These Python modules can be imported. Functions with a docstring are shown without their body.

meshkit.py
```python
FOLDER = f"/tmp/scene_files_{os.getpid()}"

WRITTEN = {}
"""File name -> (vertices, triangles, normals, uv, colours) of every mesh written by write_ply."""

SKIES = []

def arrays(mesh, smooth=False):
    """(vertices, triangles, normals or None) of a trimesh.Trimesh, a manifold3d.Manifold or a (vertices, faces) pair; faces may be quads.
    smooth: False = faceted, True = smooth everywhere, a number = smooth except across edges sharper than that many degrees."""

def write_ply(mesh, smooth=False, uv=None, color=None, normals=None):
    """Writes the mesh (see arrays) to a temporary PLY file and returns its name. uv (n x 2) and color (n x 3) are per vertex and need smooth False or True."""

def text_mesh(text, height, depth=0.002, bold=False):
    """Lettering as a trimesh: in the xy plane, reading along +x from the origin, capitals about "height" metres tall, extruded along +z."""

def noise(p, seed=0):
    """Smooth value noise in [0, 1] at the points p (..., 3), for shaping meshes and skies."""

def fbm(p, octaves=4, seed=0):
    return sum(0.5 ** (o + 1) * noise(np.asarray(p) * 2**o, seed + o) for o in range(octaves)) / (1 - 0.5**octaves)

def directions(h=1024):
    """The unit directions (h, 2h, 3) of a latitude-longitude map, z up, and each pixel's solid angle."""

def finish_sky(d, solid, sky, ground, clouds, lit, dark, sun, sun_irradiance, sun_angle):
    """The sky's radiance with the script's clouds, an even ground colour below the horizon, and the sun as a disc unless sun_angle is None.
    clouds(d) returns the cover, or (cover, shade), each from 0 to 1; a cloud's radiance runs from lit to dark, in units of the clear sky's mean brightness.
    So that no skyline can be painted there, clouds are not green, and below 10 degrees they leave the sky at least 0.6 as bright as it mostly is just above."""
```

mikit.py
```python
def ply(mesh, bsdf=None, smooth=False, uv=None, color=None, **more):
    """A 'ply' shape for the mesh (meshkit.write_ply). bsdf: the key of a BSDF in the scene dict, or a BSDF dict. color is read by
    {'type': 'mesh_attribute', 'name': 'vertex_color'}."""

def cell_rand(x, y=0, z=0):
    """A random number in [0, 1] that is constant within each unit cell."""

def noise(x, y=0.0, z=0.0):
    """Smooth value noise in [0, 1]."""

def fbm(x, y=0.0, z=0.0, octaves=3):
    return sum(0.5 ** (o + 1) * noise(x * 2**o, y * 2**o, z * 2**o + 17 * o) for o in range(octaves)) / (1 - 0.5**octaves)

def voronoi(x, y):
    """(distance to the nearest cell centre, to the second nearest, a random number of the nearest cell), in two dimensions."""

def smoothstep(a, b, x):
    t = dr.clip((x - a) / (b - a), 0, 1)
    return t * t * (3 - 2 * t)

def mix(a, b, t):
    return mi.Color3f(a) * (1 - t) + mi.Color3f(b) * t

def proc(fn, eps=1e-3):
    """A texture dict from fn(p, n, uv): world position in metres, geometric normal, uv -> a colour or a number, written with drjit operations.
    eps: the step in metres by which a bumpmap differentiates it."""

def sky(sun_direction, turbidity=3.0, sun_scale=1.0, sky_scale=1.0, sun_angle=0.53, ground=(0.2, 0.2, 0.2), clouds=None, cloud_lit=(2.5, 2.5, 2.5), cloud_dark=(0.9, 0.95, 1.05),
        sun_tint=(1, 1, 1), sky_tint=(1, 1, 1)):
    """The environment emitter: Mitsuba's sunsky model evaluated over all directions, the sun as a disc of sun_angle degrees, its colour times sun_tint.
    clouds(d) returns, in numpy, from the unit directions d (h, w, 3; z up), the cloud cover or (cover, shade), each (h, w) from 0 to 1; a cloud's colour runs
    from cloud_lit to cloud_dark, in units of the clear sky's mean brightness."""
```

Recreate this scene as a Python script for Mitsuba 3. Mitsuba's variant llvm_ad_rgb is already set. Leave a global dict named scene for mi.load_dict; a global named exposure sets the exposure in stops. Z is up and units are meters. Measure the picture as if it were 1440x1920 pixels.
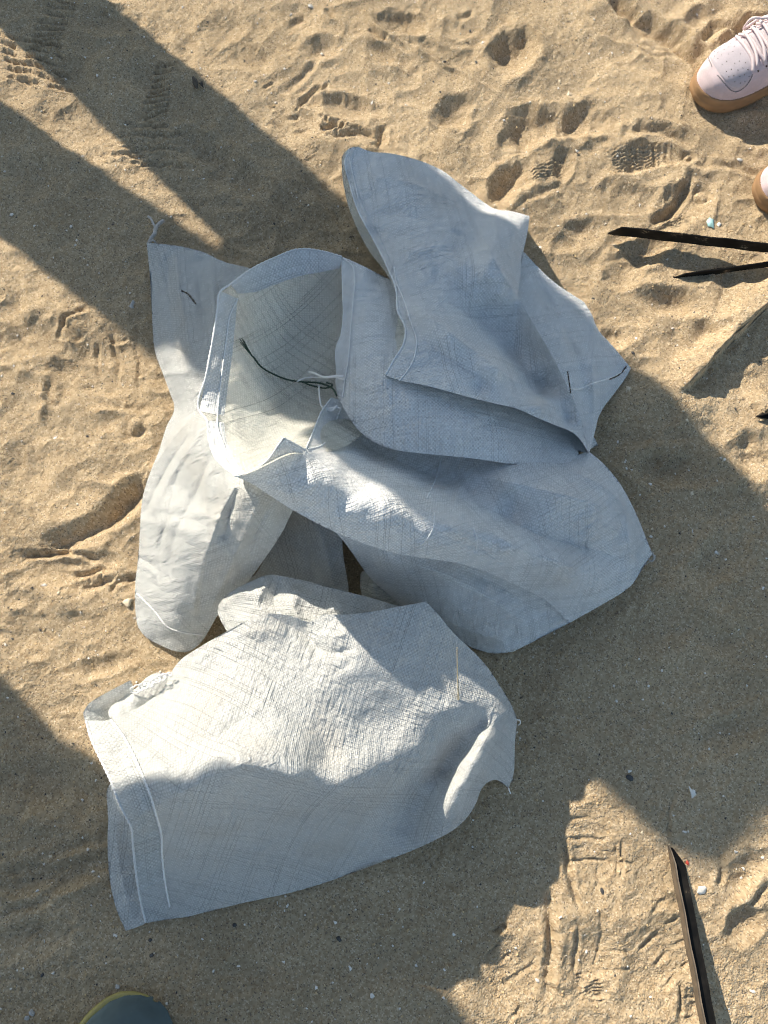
import math, random
import numpy as np, trimesh, manifold3d as m3, shapely, drjit as dr, mitsuba as mi, mikit, meshkit
from scipy.interpolate import RBFInterpolator, griddata
from scipy.spatial import Delaunay

T = mi.ScalarTransform4f
scene, labels = {"type": "scene"}, {}
RNG = np.random.default_rng(7)

# ------------------------------------------------------------------ camera, sky, exposure
CAM_H, PITCH, FOC = 1.15, math.radians(13), 1442.0          # metres, forward tilt from straight down, focal length in photo pixels
CP, SP = math.cos(PITCH), math.sin(PITCH)
scene["camera"] = {"type": "perspective", "fov": 2 * math.degrees(math.atan(720 / FOC)), "fov_axis": "x", "near_clip": 0.05, "far_clip": 500.0,
                   "to_world": T().look_at(origin=[0, 0, CAM_H], target=[0, SP, CAM_H - CP], up=[0, CP, SP])}
AZ = np.array([0.62, -0.785]); AZ /= np.linalg.norm(AZ)       # way the shadows run on the ground
NZ = np.array([-AZ[1], AZ[0]])
ELEV = math.radians(34)
SUN = [-AZ[0] * math.cos(ELEV), -AZ[1] * math.cos(ELEV), math.sin(ELEV)]
scene["sky"] = mikit.sky(SUN, turbidity=3, sky_scale=1.55, sun_scale=1.36, sun_tint=(0.90, 1.0, 1.20), sky_tint=(1.13, 1.0, 0.87), ground=(0.3, 0.24, 0.16))
exposure = 2.05


def P(px, py, z=0.0):
    """The point at height z (m) that lies in the direction of a photo pixel."""
    px, py, z = np.broadcast_arrays(np.asarray(px, float), np.asarray(py, float), np.asarray(z, float))
    x, y = (px - 720) / FOC, (960 - py) / FOC
    t = (CAM_H - z) / (CP - y * SP)
    return np.stack([t * x, t * (y * CP + SP), z], -1)


def PX(x, y):
    """Photo pixel of the ground point (x, y)."""
    d = y * SP + CAM_H * CP
    return 720 + FOC * x / d, 960 - FOC * (y * CP - CAM_H * SP) / d


# ------------------------------------------------------------------ materials
def rgb(*c):
    return {"type": "rgb", "value": list(c)}


def sand_color(p, n, uv):
    a, b, r = mikit.voronoi(p.x * 620, p.y * 620)
    big = mikit.fbm(p.x * 9, p.y * 9, 0.0, 3)
    c = mikit.mix([0.355, 0.270, 0.170], [0.50, 0.40, 0.264], mikit.noise(p.x * 300, p.y * 300, 3.0))
    c = mikit.mix(c, [0.30, 0.205, 0.115], mikit.smoothstep(0.55, 0.62, r) * (1 - mikit.smoothstep(0.70, 0.74, r)) * 0.75)
    c = mikit.mix(c, [0.70, 0.61, 0.46], mikit.smoothstep(0.86, 0.90, r) * 0.5)
    c = mikit.mix(c, [0.12, 0.10, 0.08], mikit.smoothstep(0.955, 0.965, r) * 0.8)
    return c * (0.84 + 0.32 * big)


def sand_bump(p, n, uv):
    a, b, r = mikit.voronoi(p.x * 430 + 7, p.y * 430)
    a2, b2, r2 = mikit.voronoi(p.x * 190, p.y * 190 + 3)
    return (1 - a) * 0.0011 * (0.4 + r) + (1 - a2) * 0.0009 * r2 + 0.0012 * mikit.noise(p.x * 120, p.y * 120, 1.0)


scene["sand_bsdf"] = {"type": "bumpmap", "arbitrary": mikit.proc(sand_bump, eps=4e-4), "scale": 1.0,
                      "bsdf": {"type": "diffuse", "reflectance": mikit.proc(sand_color)}}

TAPE = 0.0026


def weave_cells(uv):
    a, b = uv.x / TAPE, uv.y / TAPE
    a = a + 0.35 * (mikit.noise(uv.x * 60, uv.y * 14, 2.0) - 0.5)
    b = b + 0.35 * (mikit.noise(uv.x * 14, uv.y * 60, 5.0) - 0.5)
    i, j = dr.floor(a), dr.floor(b)
    fa, fb = a - i - 0.5, b - j - 0.5
    s = i + j
    warp = (s - 2 * dr.floor(s / 2)) < 0.5
    return i, j, fa, fb, warp


def cloth_color_fn(base, line):
    def fn(p, n, uv):
        i, j, fa, fb, warp = weave_cells(uv)
        r1, r2 = mikit.cell_rand(i, 3, 1), mikit.cell_rand(j, 5, 2)
        cell = mikit.cell_rand(i, j, 7)
        v = dr.select(warp, 0.93 + 0.09 * r1, 0.77 + 0.10 * r2) + 0.16 * (cell - 0.5)
        edge = dr.select(warp, dr.abs(fa), dr.abs(fb))
        v = v * (1 - 0.16 * mikit.smoothstep(0.34, 0.5, edge))
        g1 = mikit.cell_rand(i, 11, 4) > 0.78
        g2 = mikit.cell_rand(j, 17, 6) > 0.78
        w1 = mikit.smoothstep(0.30, 0.6, mikit.noise(uv.x * 30, uv.y * 9, 9.0))
        w2 = mikit.smoothstep(0.30, 0.6, mikit.noise(uv.x * 9, uv.y * 30, 4.0))
        gap = dr.select(g1, mikit.smoothstep(0.08, 0.26, fa) * w1, 0.0) + dr.select(g2, mikit.smoothstep(0.08, 0.26, fb) * w2, 0.0)
        v = v * (1 - line * dr.minimum(gap, 1.0))
        dirt = mikit.fbm(p.x * 14, p.y * 14, p.z * 14, 3)
        c = mi.Color3f(base) * v
        return mikit.mix(c, [0.55, 0.47, 0.36], 0.18 * mikit.smoothstep(0.50, 0.8, dirt))
    return fn


def cloth_bump(p, n, uv):
    i, j, fa, fb, warp = weave_cells(uv)
    across = dr.select(warp, fa, fb)
    along = dr.select(warp, fb, fa)
    x = dr.abs(across) * 2
    h = 0.00060 * dr.cos(along * 3.0) * (1 - x * x * x * x)
    cr = mikit.noise(uv.x * 95, uv.y * 420, 1.0) + mikit.noise(uv.x * 420, uv.y * 95, 2.0)
    lump = mikit.noise(uv.x * 210, uv.y * 210, 6.0)
    fine = mikit.noise(uv.x * 330, uv.y * 700, 3.0) + mikit.noise(uv.x * 700, uv.y * 330, 4.0)
    cr2 = dr.abs(mikit.noise(uv.x * 60, uv.y * 170, 7.0) - 0.5) + dr.abs(mikit.noise(uv.x * 170, uv.y * 60, 8.0) - 0.5)
    where = mikit.smoothstep(0.35, 0.65, mikit.noise(uv.x * 16, uv.y * 16, 12.0))
    return h + 0.0008 * cr + 0.0008 * lump + 0.0005 * fine - 0.0024 * cr2 * (0.3 + 0.9 * where)


def cloth_bsdf(base, line, trans=0.30):
    return {"type": "bumpmap", "arbitrary": mikit.proc(cloth_bump, eps=3e-4), "scale": 1.0,
            "bsdf": {"type": "principledthin", "base_color": mikit.proc(cloth_color_fn(base, line)), "roughness": 0.34, "eta": 1.5, "diff_trans": trans}}


scene["cloth_white"] = cloth_bsdf([0.81, 0.835, 0.82], 0.28, 0.62)
scene["cloth_cool"] = cloth_bsdf([0.88, 0.905, 0.905], 0.26)
scene["cloth_lining"] = cloth_bsdf([0.97, 0.975, 0.89], 0.45, 0.9)
scene["hem_white"] = {"type": "twosided", "bsdf": {"type": "principled", "base_color": rgb(0.66, 0.68, 0.68), "roughness": 0.7}}
scene["cord_white"] = {"type": "twosided", "bsdf": {"type": "principled", "base_color": rgb(0.76, 0.77, 0.76), "roughness": 0.8}}


def plain(name, col, rough=0.6, var=0.15, scale=60.0, **kw):
    def fn(p, n, uv, col=col):
        return mi.Color3f(col) * (1 - var + 2 * var * mikit.fbm(p.x * scale, p.y * scale, p.z * scale, 3))
    scene[name] = {"type": "twosided", "bsdf": {"type": "principled", "base_color": mikit.proc(fn), "roughness": rough, **kw}}


plain("twine_green", [0.02, 0.05, 0.035], 0.7)
plain("straw_dark", [0.05, 0.04, 0.03], 0.6)
plain("straw_tan", [0.42, 0.36, 0.24], 0.5)
plain("rope_grey", [0.42, 0.40, 0.37], 0.8, 0.3, 300.0)
plain("shell_white", [0.74, 0.71, 0.64], 0.5, 0.2, 200.0)
plain("shell_cream", [0.66, 0.56, 0.40], 0.5, 0.2, 200.0)
plain("shell_grey", [0.40, 0.40, 0.38], 0.5, 0.2, 200.0)
plain("pebble_dark", [0.06, 0.06, 0.06], 0.6, 0.3, 200.0)
plain("chip_blue", [0.36, 0.60, 0.60], 0.4, 0.15, 150.0)
plain("chip_red", [0.55, 0.08, 0.05], 0.5)
plain("gum_rubber", [0.29, 0.175, 0.09], 0.55, 0.25, 60.0)
plain("yellow_rubber", [0.36, 0.31, 0.11], 0.55, 0.2, 90.0)
plain("skin", [0.45, 0.28, 0.2], 0.5, 0.08, 40.0)
plain("denim_dark", [0.03, 0.04, 0.06], 0.85, 0.2, 90.0)
plain("shirt_grey", [0.12, 0.12, 0.12], 0.85, 0.15, 40.0)
plain("hair_dark", [0.02, 0.016, 0.013], 0.6, 0.3, 200.0)


def steel_color(p, n, uv):
    d = mikit.fbm(p.x * 45, p.y * 45, p.z * 45, 4)
    s = mikit.noise(p.x * 500, p.y * 500, p.z * 500)
    c = mikit.mix([0.006, 0.006, 0.006], [0.018, 0.016, 0.014], mikit.smoothstep(0.35, 0.75, d))
    return mikit.mix(c, [0.26, 0.20, 0.13], mikit.smoothstep(0.68, 0.78, d) * mikit.smoothstep(0.45, 0.7, s) * 0.8)


scene["steel_black"] = {"type": "twosided", "bsdf": {"type": "principled", "base_color": mikit.proc(steel_color), "roughness": 0.55, "metallic": 0.0, "specular": 0.12}}


def rusty_color(p, n, uv):
    d = mikit.fbm(p.x * 70, p.y * 70, p.z * 70, 4)
    return mikit.mix([0.16, 0.12, 0.08], [0.42, 0.32, 0.21], mikit.smoothstep(0.40, 0.62, d))


plain("steel_brown", [0.11, 0.085, 0.06], 0.6, 0.4, 120.0)
scene["steel_sandy"] = {"type": "twosided", "bsdf": {"type": "principled", "base_color": mikit.proc(rusty_color), "roughness": 0.7}}


def suede(col, scale):
    def fn(p, n, uv):
        a = mikit.fbm(p.x * scale, p.y * scale, p.z * scale, 3)
        b = mikit.noise(p.x * 900, p.y * 900, p.z * 900)
        return mi.Color3f(col) * (0.78 + 0.34 * a + 0.12 * b)
    return fn


scene["suede_pink"] = {"type": "twosided", "bsdf": {"type": "principled", "base_color": mikit.proc(suede([0.56, 0.465, 0.485], 45.0)), "roughness": 0.8, "sheen": 0.4}}
scene["suede_grey"] = {"type": "twosided", "bsdf": {"type": "principled", "base_color": mikit.proc(suede([0.46, 0.42, 0.455], 70.0)), "roughness": 0.85, "sheen": 0.4}}
scene["lace_pink"] = {"type": "twosided", "bsdf": {"type": "principled", "base_color": rgb(0.66, 0.575, 0.585), "roughness": 0.8}}
scene["suede_blue"] = {"type": "twosided", "bsdf": {"type": "principled", "base_color": mikit.proc(suede([0.10, 0.15, 0.175], 50.0)), "roughness": 0.85, "sheen": 0.5}}
scene["suede_blue_dark"] = {"type": "twosided", "bsdf": {"type": "principled", "base_color": mikit.proc(suede([0.085, 0.125, 0.14], 50.0)), "roughness": 0.85, "sheen": 0.5}}


# ------------------------------------------------------------------ scene helpers
def numbered(key):
    if key not in scene and key not in labels:
        return key
    k = 1
    while f"{key}_{k:03d}" in scene or f"{key}_{k:03d}" in labels:
        k += 1
    return f"{key}_{k:03d}"


def thing(name, label, cat, group=None):
    key = numbered(name)
    labels[key] = {"label": label, "category": cat, **({"group": group} if group else {})}
    return key


def put(key, mesh, bsdf, smooth=40, uv=None, **lab):
    key = numbered(key)
    scene[key] = mikit.ply(mesh, bsdf, smooth=smooth, uv=uv)
    if lab:
        labels[key] = {**labels.get(key, {}), **lab}
    return key


def single(name, mesh, bsdf, label, cat, group=None, smooth=40):
    key = thing(name, label, cat, group)
    scene[key] = mikit.ply(mesh, bsdf, smooth=smooth)
    return key


def spline(pts, spacing, closed=False):
    """Smooth curve through pts; a point whose last column is 1 is a sharp corner. Returns the points without that column."""
    pts = np.asarray(pts, float)
    x, corner = pts[:, :-1], pts[:, -1] > 0.5
    n = len(x)
    out = []
    for i in range(n if closed else n - 1):
        j = (i + 1) % n
        seg = x[j] - x[i]
        L = np.linalg.norm(seg[:2])

        def tan(k, s):
            if corner[k] or (not closed and (k == 0 or k == n - 1)):
                return seg
            a, b = x[(k - 1) % n], x[(k + 1) % n]
            la, lb = np.linalg.norm((x[k] - a)[:2]) + 1e-9, np.linalg.norm((b - x[k])[:2]) + 1e-9
            return ((x[k] - a) / la * lb + (b - x[k]) / lb * la) / (la + lb) * L
        m0, m1 = tan(i, seg), tan(j, seg)
        k = max(1, int(round(L / spacing)))
        t = (np.arange(k) / k)[:, None]
        out.append((2 * t**3 - 3 * t**2 + 1) * x[i] + (t**3 - 2 * t**2 + t) * m0 + (-2 * t**3 + 3 * t**2) * x[j] + (t**3 - t**2) * m1)
    if not closed:
        out.append(x[-1:])
    return np.vstack(out)


def smooth_line(pts, spacing):
    return spline(np.c_[np.asarray(pts, float), np.zeros(len(pts))], spacing)


def tube(path, r, sides=7, caps=True):
    """A round tube along the 3-D points; r is one radius or one per point."""
    p = np.asarray(path, float)
    r = np.broadcast_to(np.asarray(r, float), len(p))
    d = np.gradient(p, axis=0)
    d /= np.linalg.norm(d, axis=1, keepdims=True) + 1e-12
    u = np.cross(d[0], [0.3, 0.2, 0.93])
    u /= np.linalg.norm(u)
    rings = []
    ang = np.arange(sides) * 2 * np.pi / sides
    for k in range(len(p)):
        u = u - d[k] * (u @ d[k])
        u /= np.linalg.norm(u) + 1e-12
        w = np.cross(d[k], u)
        rings.append(p[k] + r[k] * (np.cos(ang)[:, None] * u + np.sin(ang)[:, None] * w))
    v = np.vstack(rings)
    f = []
    for k in range(len(p) - 1):
        for s in range(sides):
            a, b = k * sides + s, k * sides + (s + 1) % sides
            f += [[a, b, b + sides], [a, b + sides, a + sides]]
    if caps:
        v = np.vstack([v, p[:1], p[-1:]])
        n = len(v)
        e = (len(p) - 1) * sides
        for s in range(sides):
            f += [[(s + 1) % sides, s, n - 2], [e + s, e + (s + 1) % sides, n - 1]]
    return trimesh.Trimesh(v, np.array(f), process=False)


def join(ms):
    return trimesh.util.concatenate(ms)


def poly_dist(px, py, pts):
    """Distance to a polyline, side (+ to the right of its way in the picture), and place along it from 0 to 1."""
    pts = np.asarray(pts, float)
    seg = np.diff(pts, axis=0)
    ln = np.linalg.norm(seg, axis=1)
    cum = np.r_[0, np.cumsum(ln)]
    best, side, along = np.full(px.shape, 1e9), np.zeros(px.shape), np.zeros(px.shape)
    for k in range(len(seg)):
        dx, dy = px - pts[k, 0], py - pts[k, 1]
        t = np.clip((dx * seg[k, 0] + dy * seg[k, 1]) / ln[k] ** 2, 0, 1)
        d = np.hypot(dx - t * seg[k, 0], dy - t * seg[k, 1])
        m = d < best
        best = np.where(m, d, best)
        side = np.where(m, np.sign(seg[k, 0] * dy - seg[k, 1] * dx), side)
        along = np.where(m, (cum[k] + t * ln[k]) / cum[-1], along)
    return best, side, along


# ------------------------------------------------------------------ the sand
# everything in photo pixels on the ground and millimetres of height
HOLES = [  # cx, cy, rx, ry, turn (deg), depth, rim
    (965, 102, 50, 40, -20, 30, 6), (985, 248, 50, 40, -35, 27, 5), (1085, 232, 85, 34, -8, 19, 4), (952, 350, 48, 30, -35, 26, 6),
    (1052, 316, 22, 26, 10, 14, 3), (845, 222, 40, 32, -30, 15, 3), (752, 44, 50, 24, 10, 15, 3), (606, 96, 40, 22, -10, 14, 3),
    (716, 104, 50, 18, 20, 11, 3), (650, 205, 70, 22, 8, 14, 4), (1235, 300, 95, 42, -8, 13, 5), (1285, 385, 70, 38, -40, 12, 5),
    (1250, 572, 60, 26, 10, 16, 4), (1330, 640, 46, 24, 15, 12, 3), (1200, 480, 60, 24, -20, 12, 4), (1090, 440, 55, 26, -25, 10, 4), (1150, 640, 30, 18, 0, 8, 2), (1165, 520, 40, 22, -20, 10, 3), (1330, 40, 44, 30, -15, 13, 4),
    (1405, 70, 60, 30, -20, 13, 4), (1230, 70, 60, 34, 35, 12, 3), (860, 60, 34, 20, 0, 9, 2), (560, 40, 44, 26, 20, 8, 2), (470, 110, 50, 26, 30, 9, 2),
    (200, 40, 60, 30, 10, 12, 3), (420, 60, 40, 30, -20, 9, 2), (130, 140, 60, 36, 20, 10, 2), (385, 285, 60, 30, 20, 16, 3), (290, 130, 36, 70, 10, 9, 2), (150, 250, 90, 50, 20, 12, 3),
    (60, 330, 70, 40, 10, 12, 3), (430, 330, 80, 36, 25, 12, 3), (190, 690, 105, 78, 10, 13, 5), (60, 640, 70, 44, -10, 13, 3), (235, 945, 80, 34, -28, 16, 4), (60, 880, 50, 60, 10, 9, 2), (120, 1065, 95, 40, 4, 13, 4),
    (190, 1110, 80, 26, -14, 9, 3), (60, 1190, 60, 40, 0, 8, 2), (190, 1250, 66, 22, -16, 8, 2), (90, 1480, 120, 60, 5, 14, 3), (110, 1640, 120, 28, -14, 14, 4), (60, 1760, 80, 40, -10, 9, 3),
    (1350, 1050, 60, 44, -40, 12, 3), (1260, 880, 90, 34, 8, 12, 4), (1150, 830, 60, 46, 0, 9, 2), (1360, 1380, 80, 36, -20, 12, 3), (1230, 1180, 80, 50, -30, 8, 3), (1340, 1200, 70, 30, 30, 8, 2),
    (1110, 1620, 60, 95, -6, 9, 3), (1110, 1800, 52, 80, 4, 9, 3), (1392, 1735, 34, 40, 20, 16, 4), (1230, 1800, 70, 90, 25, 8, 3), (950, 1830, 60, 70, 35, 8, 3), (1300, 1880, 40, 50, 0, 8, 3), (1400, 1640, 60, 40, -30, 10, 3),
    (700, 320, 60, 30, -30, 9, 3), (700, 1800, 130, 60, 0, 7, 2), (470, 1830, 90, 40, -8, 7, 2), (1130, 1330, 90, 60, 20, 8, 2), (1420, 250, 60, 30, 10, 14, 4), (1400, 860, 50, 40, 0, 12, 3),
]
GROOVES = [  # polyline, depth (+ down), half-width px
    ([(1140, -14), (1200, 37), (1256, 75), (1294, 101), (1330, 140)], 22, 11), ([(1308, 88), (1342, 54), (1387, 50), (1450, 40)], 15, 9),
    ([(1186, 250), (1230, 246), (1275, 258), (1306, 270)], 15, 9), ([(1300, 322), (1283, 360), (1258, 398), (1211, 418)], 14, 7), ([(1308, 305), (1350, 312), (1400, 320), (1430, 330)], 8, 6),
    ([(1310, 128), (1330, 112), (1400, 78)], 3, 4), ([(1330, 138), (1350, 128), (1400, 100)], 3, 4), ([(720, 236), (713, 280)], 8, 7), ([(945, 300), (1000, 280), (1030, 272)], 5, 4), ([(960, 400), (1010, 370), (1060, 345)], 5, 5),
    ([(1226, 268), (1230, 312)], 4, 3), ([(1250, 268), (1254, 310)], 4, 3), ([(1285, 395), (1310, 425)], 5, 3), ([(40, 1046), (120, 1036), (190, 1050)], 10, 5), ([(130, 1082), (205, 1070)], 8, 5),
    ([(268, 905), (225, 960), (170, 1000), (80, 1030)], 20, 14), ([(212, 1115), (222, 1095), (258, 1085)], 8, 4), ([(150, 1108), (200, 1095), (225, 1082)], 6, 4), ([(168, 1098), (172, 1072)], 5, 3), ([(190, 1098), (196, 1078)], 5, 3),
    ([(178, 640), (182, 690), (190, 720)], 6, 4), ([(210, 625), (216, 670), (222, 722)], 7, 4), ([(252, 640), (262, 690), (258, 740)], 7, 4), ([(110, 640), (130, 600), (170, 575)], 6, 5), ([(96, 720), (98, 760), (120, 765)], 7, 6),
    ([(200, 640), (260, 636)], 3, 3), ([(190, 760), (250, 768), (290, 760)], 6, 5), ([(235, 790), (245, 820), (280, 800)], 8, 8), ([(120, 605), (150, 640)], 6, 6),
    ([(1065, 1535), (1125, 1535)], 4, 2.5), ([(1057, 1574), (1144, 1571)], 6, 3), ([(1061, 1616), (1144, 1616)], 5, 2.5), ([(1160, 1617), (1186, 1617)], 4, 2.5), ([(1145, 1510), (1160, 1530), (1162, 1548)], 4, 2.5),
    ([(1150, 1575), (1158, 1610), (1153, 1648)], 5, 2.5), ([(1160, 1575), (1166, 1610), (1161, 1648)], 5, 2.5), ([(1054, 1575), (1063, 1625), (1072, 1665), (1086, 1700)], 11, 6), ([(1120, 1618), (1121, 1660)], 4, 2.5),
    ([(1075, 1590), (1095, 1591)], 3, 2), ([(1110, 1594), (1142, 1594)], 3, 2), ([(1077, 1548), (1096, 1549)], 3, 2), ([(1110, 1549), (1124, 1549)], 3, 2), ([(1160, 1637), (1182, 1637)], 3, 2),
    ([(1087, 1735), (1080, 1775), (1078, 1830)], 9, 4), ([(1024, 1665), (1032, 1740), (1027, 1870)], 12, 9), ([(1086, 1745), (1096, 1745)], 3, 2), ([(1115, 1785), (1185, 1784)], 4, 2.5), ([(1120, 1820), (1186, 1816)], 4, 2.5),
    ([(1118, 1700), (1126, 1740), (1116, 1820)], 5, 2.5), ([(1216, 1712), (1252, 1682)], 6, 4), ([(1248, 1734), (1270, 1716)], 6, 4), ([(1200, 1780), (1240, 1748)], 6, 4), ([(1225, 1812), (1250, 1790)], 6, 4), ([(1240, 1855), (1262, 1832)], 6, 4), ([(1260, 1780), (1290, 1760)], 5, 4), ([(1275, 1815), (1296, 1800)], 5, 3),
    ([(1271, 1835), (1276, 1880), (1272, 1917)], 8, 4), ([(1274, 1840), (1320, 1836)], 4, 2.5), ([(1274, 1908), (1330, 1903)], 5, 3), ([(1300, 1842), (1302, 1900)], 4, 2.5), ([(1280, 1872), (1322, 1870)], 4, 2.5),
    ([(925, 1750), (950, 1735)], 7, 5), ([(912, 1790), (935, 1768)], 6, 4), ([(940, 1850), (1000, 1808)], 6, 4), ([(930, 1810), (960, 1790)], 4, 3), ([(950, 1915), (975, 1890)], 6, 4), ([(1000, 1890), (1022, 1895)], 5, 4), ([(1004, 1880), (1024, 1890)], 5, 4),
    ([(1345, 1600), (1350, 1640), (1340, 1660)], 7, 6), ([(1390, 1705), (1420, 1680), (1445, 1660)], 9, 9),
    ([(1270, 1480), (1256, 1530), (1252, 1570)], 5, 3), ([(0, 1640), (80, 1615), (180, 1575)], 9, 10), ([(0, 1720), (60, 1700), (140, 1650), (205, 1640)], 8, 9), ([(45, 1765), (80, 1740)], 5, 5), ([(95, 1775), (112, 1762)], 5, 4), ([(128, 1770), (132, 1745), (155, 1735)], 5, 4), ([(30, 1800), (45, 1870)], 3, 3), ([(125, 1790), (130, 1850)], 3, 3), ([(10, 1830), (60, 1840)], 3, 3), ([(75, 1795), (78, 1850)], 3, 3),
    ([(1270, 760), (1330, 800)], -3, 8), ([(560, 330), (600, 370), (640, 420)], 3, 5), ([(330, 350), (420, 450)], 4, 6), ([(350, 380), (375, 400)], 4, 3), ([(360, 395), (385, 385)], 4, 3), ([(1190, 90), (1225, 105), (1265, 108)], 4, 3), ([(1205, 80), (1240, 95), (1268, 98)], 4, 3), ([(1180, 75), (1192, 86)], 3, 3),
    ([(610, 20), (622, 40)], 6, 5), ([(540, 50), (570, 32)], 6, 5), ([(855, 40), (885, 30)], 6, 5), ([(690, 60), (725, 78)], 8, 5), ([(520, 185), (560, 150), (600, 115)], 5, 5), ([(560, 200), (600, 160)], 6, 5), ([(600, 245), (636, 235)], 8, 5), ([(620, 262), (680, 254), (710, 262)], 6, 5), ([(535, 225), (560, 222)], 5, 4), ([(500, 232), (530, 242)], 5, 4), ([(550, 252), (580, 246)], 5, 4),
]
RIDGES = [  # polyline, height, half-width on the left of its way, on the right
    ([(677, 27), (713, 60), (780, 97), (863, 140), (947, 187)], 5, 5, 5), ([(735, 60), (800, 78), (870, 100), (900, 98)], 4, 6, 6), ([(1000, 282), (1050, 268), (1110, 262), (1150, 268)], 7, 8, 14), ([(1135, 335), (1200, 332), (1232, 316), (1310, 318)], 8, 8, 14),
    ([(1262, 744), (1300, 709), (1350, 655), (1400, 603), (1460, 545), (1560, 447)], 40, 46, 5), ([(1418, 780), (1450, 760)], 12, 40, 5), ([(930, 400), (990, 380), (1060, 385)], 6, 20, 20), ([(1230, 450), (1330, 462), (1440, 480)], 6, 22, 26), ([(1180, 560), (1260, 530), (1350, 550)], 10, 30, 30), ([(1190, 610), (1290, 612), (1370, 590)], 9, 30, 24),
    ([(1130, 760), (1240, 745), (1330, 770)], 7, 24, 30), ([(1330, 850), (1440, 940)], 7, 20, 20), ([(0, 1010), (90, 985), (160, 960)], 7, 30, 20), ([(90, 1140), (180, 1120), (250, 1100)], 6, 16, 18), ([(82, 700), (88, 760), (76, 800)], 7, 10, 10), ([(40, 600), (100, 560)], 7, 20, 20),
    ([(1380, 1690), (1410, 1660), (1450, 1620)], 9, 14, 16), ([(40, 1540), (110, 1520), (150, 1480)], 9, 30, 24), ([(1230, 1100), (1300, 1130), (1400, 1190)], 6, 40, 30), ([(560, 265), (640, 275), (700, 285)], 6, 14, 20), ([(790, 130), (820, 170), (900, 190)], 5, 25, 25), ([(240, 90), (330, 140), (380, 170)], 8, 30, 24), ([(180, 100), (240, 230)], 7, 30, 26), ([(1120, 130), (1200, 160), (1290, 165)], 5, 20, 25), ([(1100, 30), (1140, 0)], 5, 16, 16),
]
BARS = []  # tread marks: cx, cy, half-length, half-width, turn, depth
for k in range(8):
    BARS.append((104 - 3 * k + (12 if k < 3 else 0), 2 + 12.5 * k, 27 - abs(k - 4), 3.6, (14, 12, 10, 4, 0, -2, -4, -6)[k], 7))
for k in range(9):
    BARS.append((312 - 2.6 * k, 127 + 11.2 * k, 17 + 0.5 * k, 3.4, 12 - 4 * k, 8))
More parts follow.
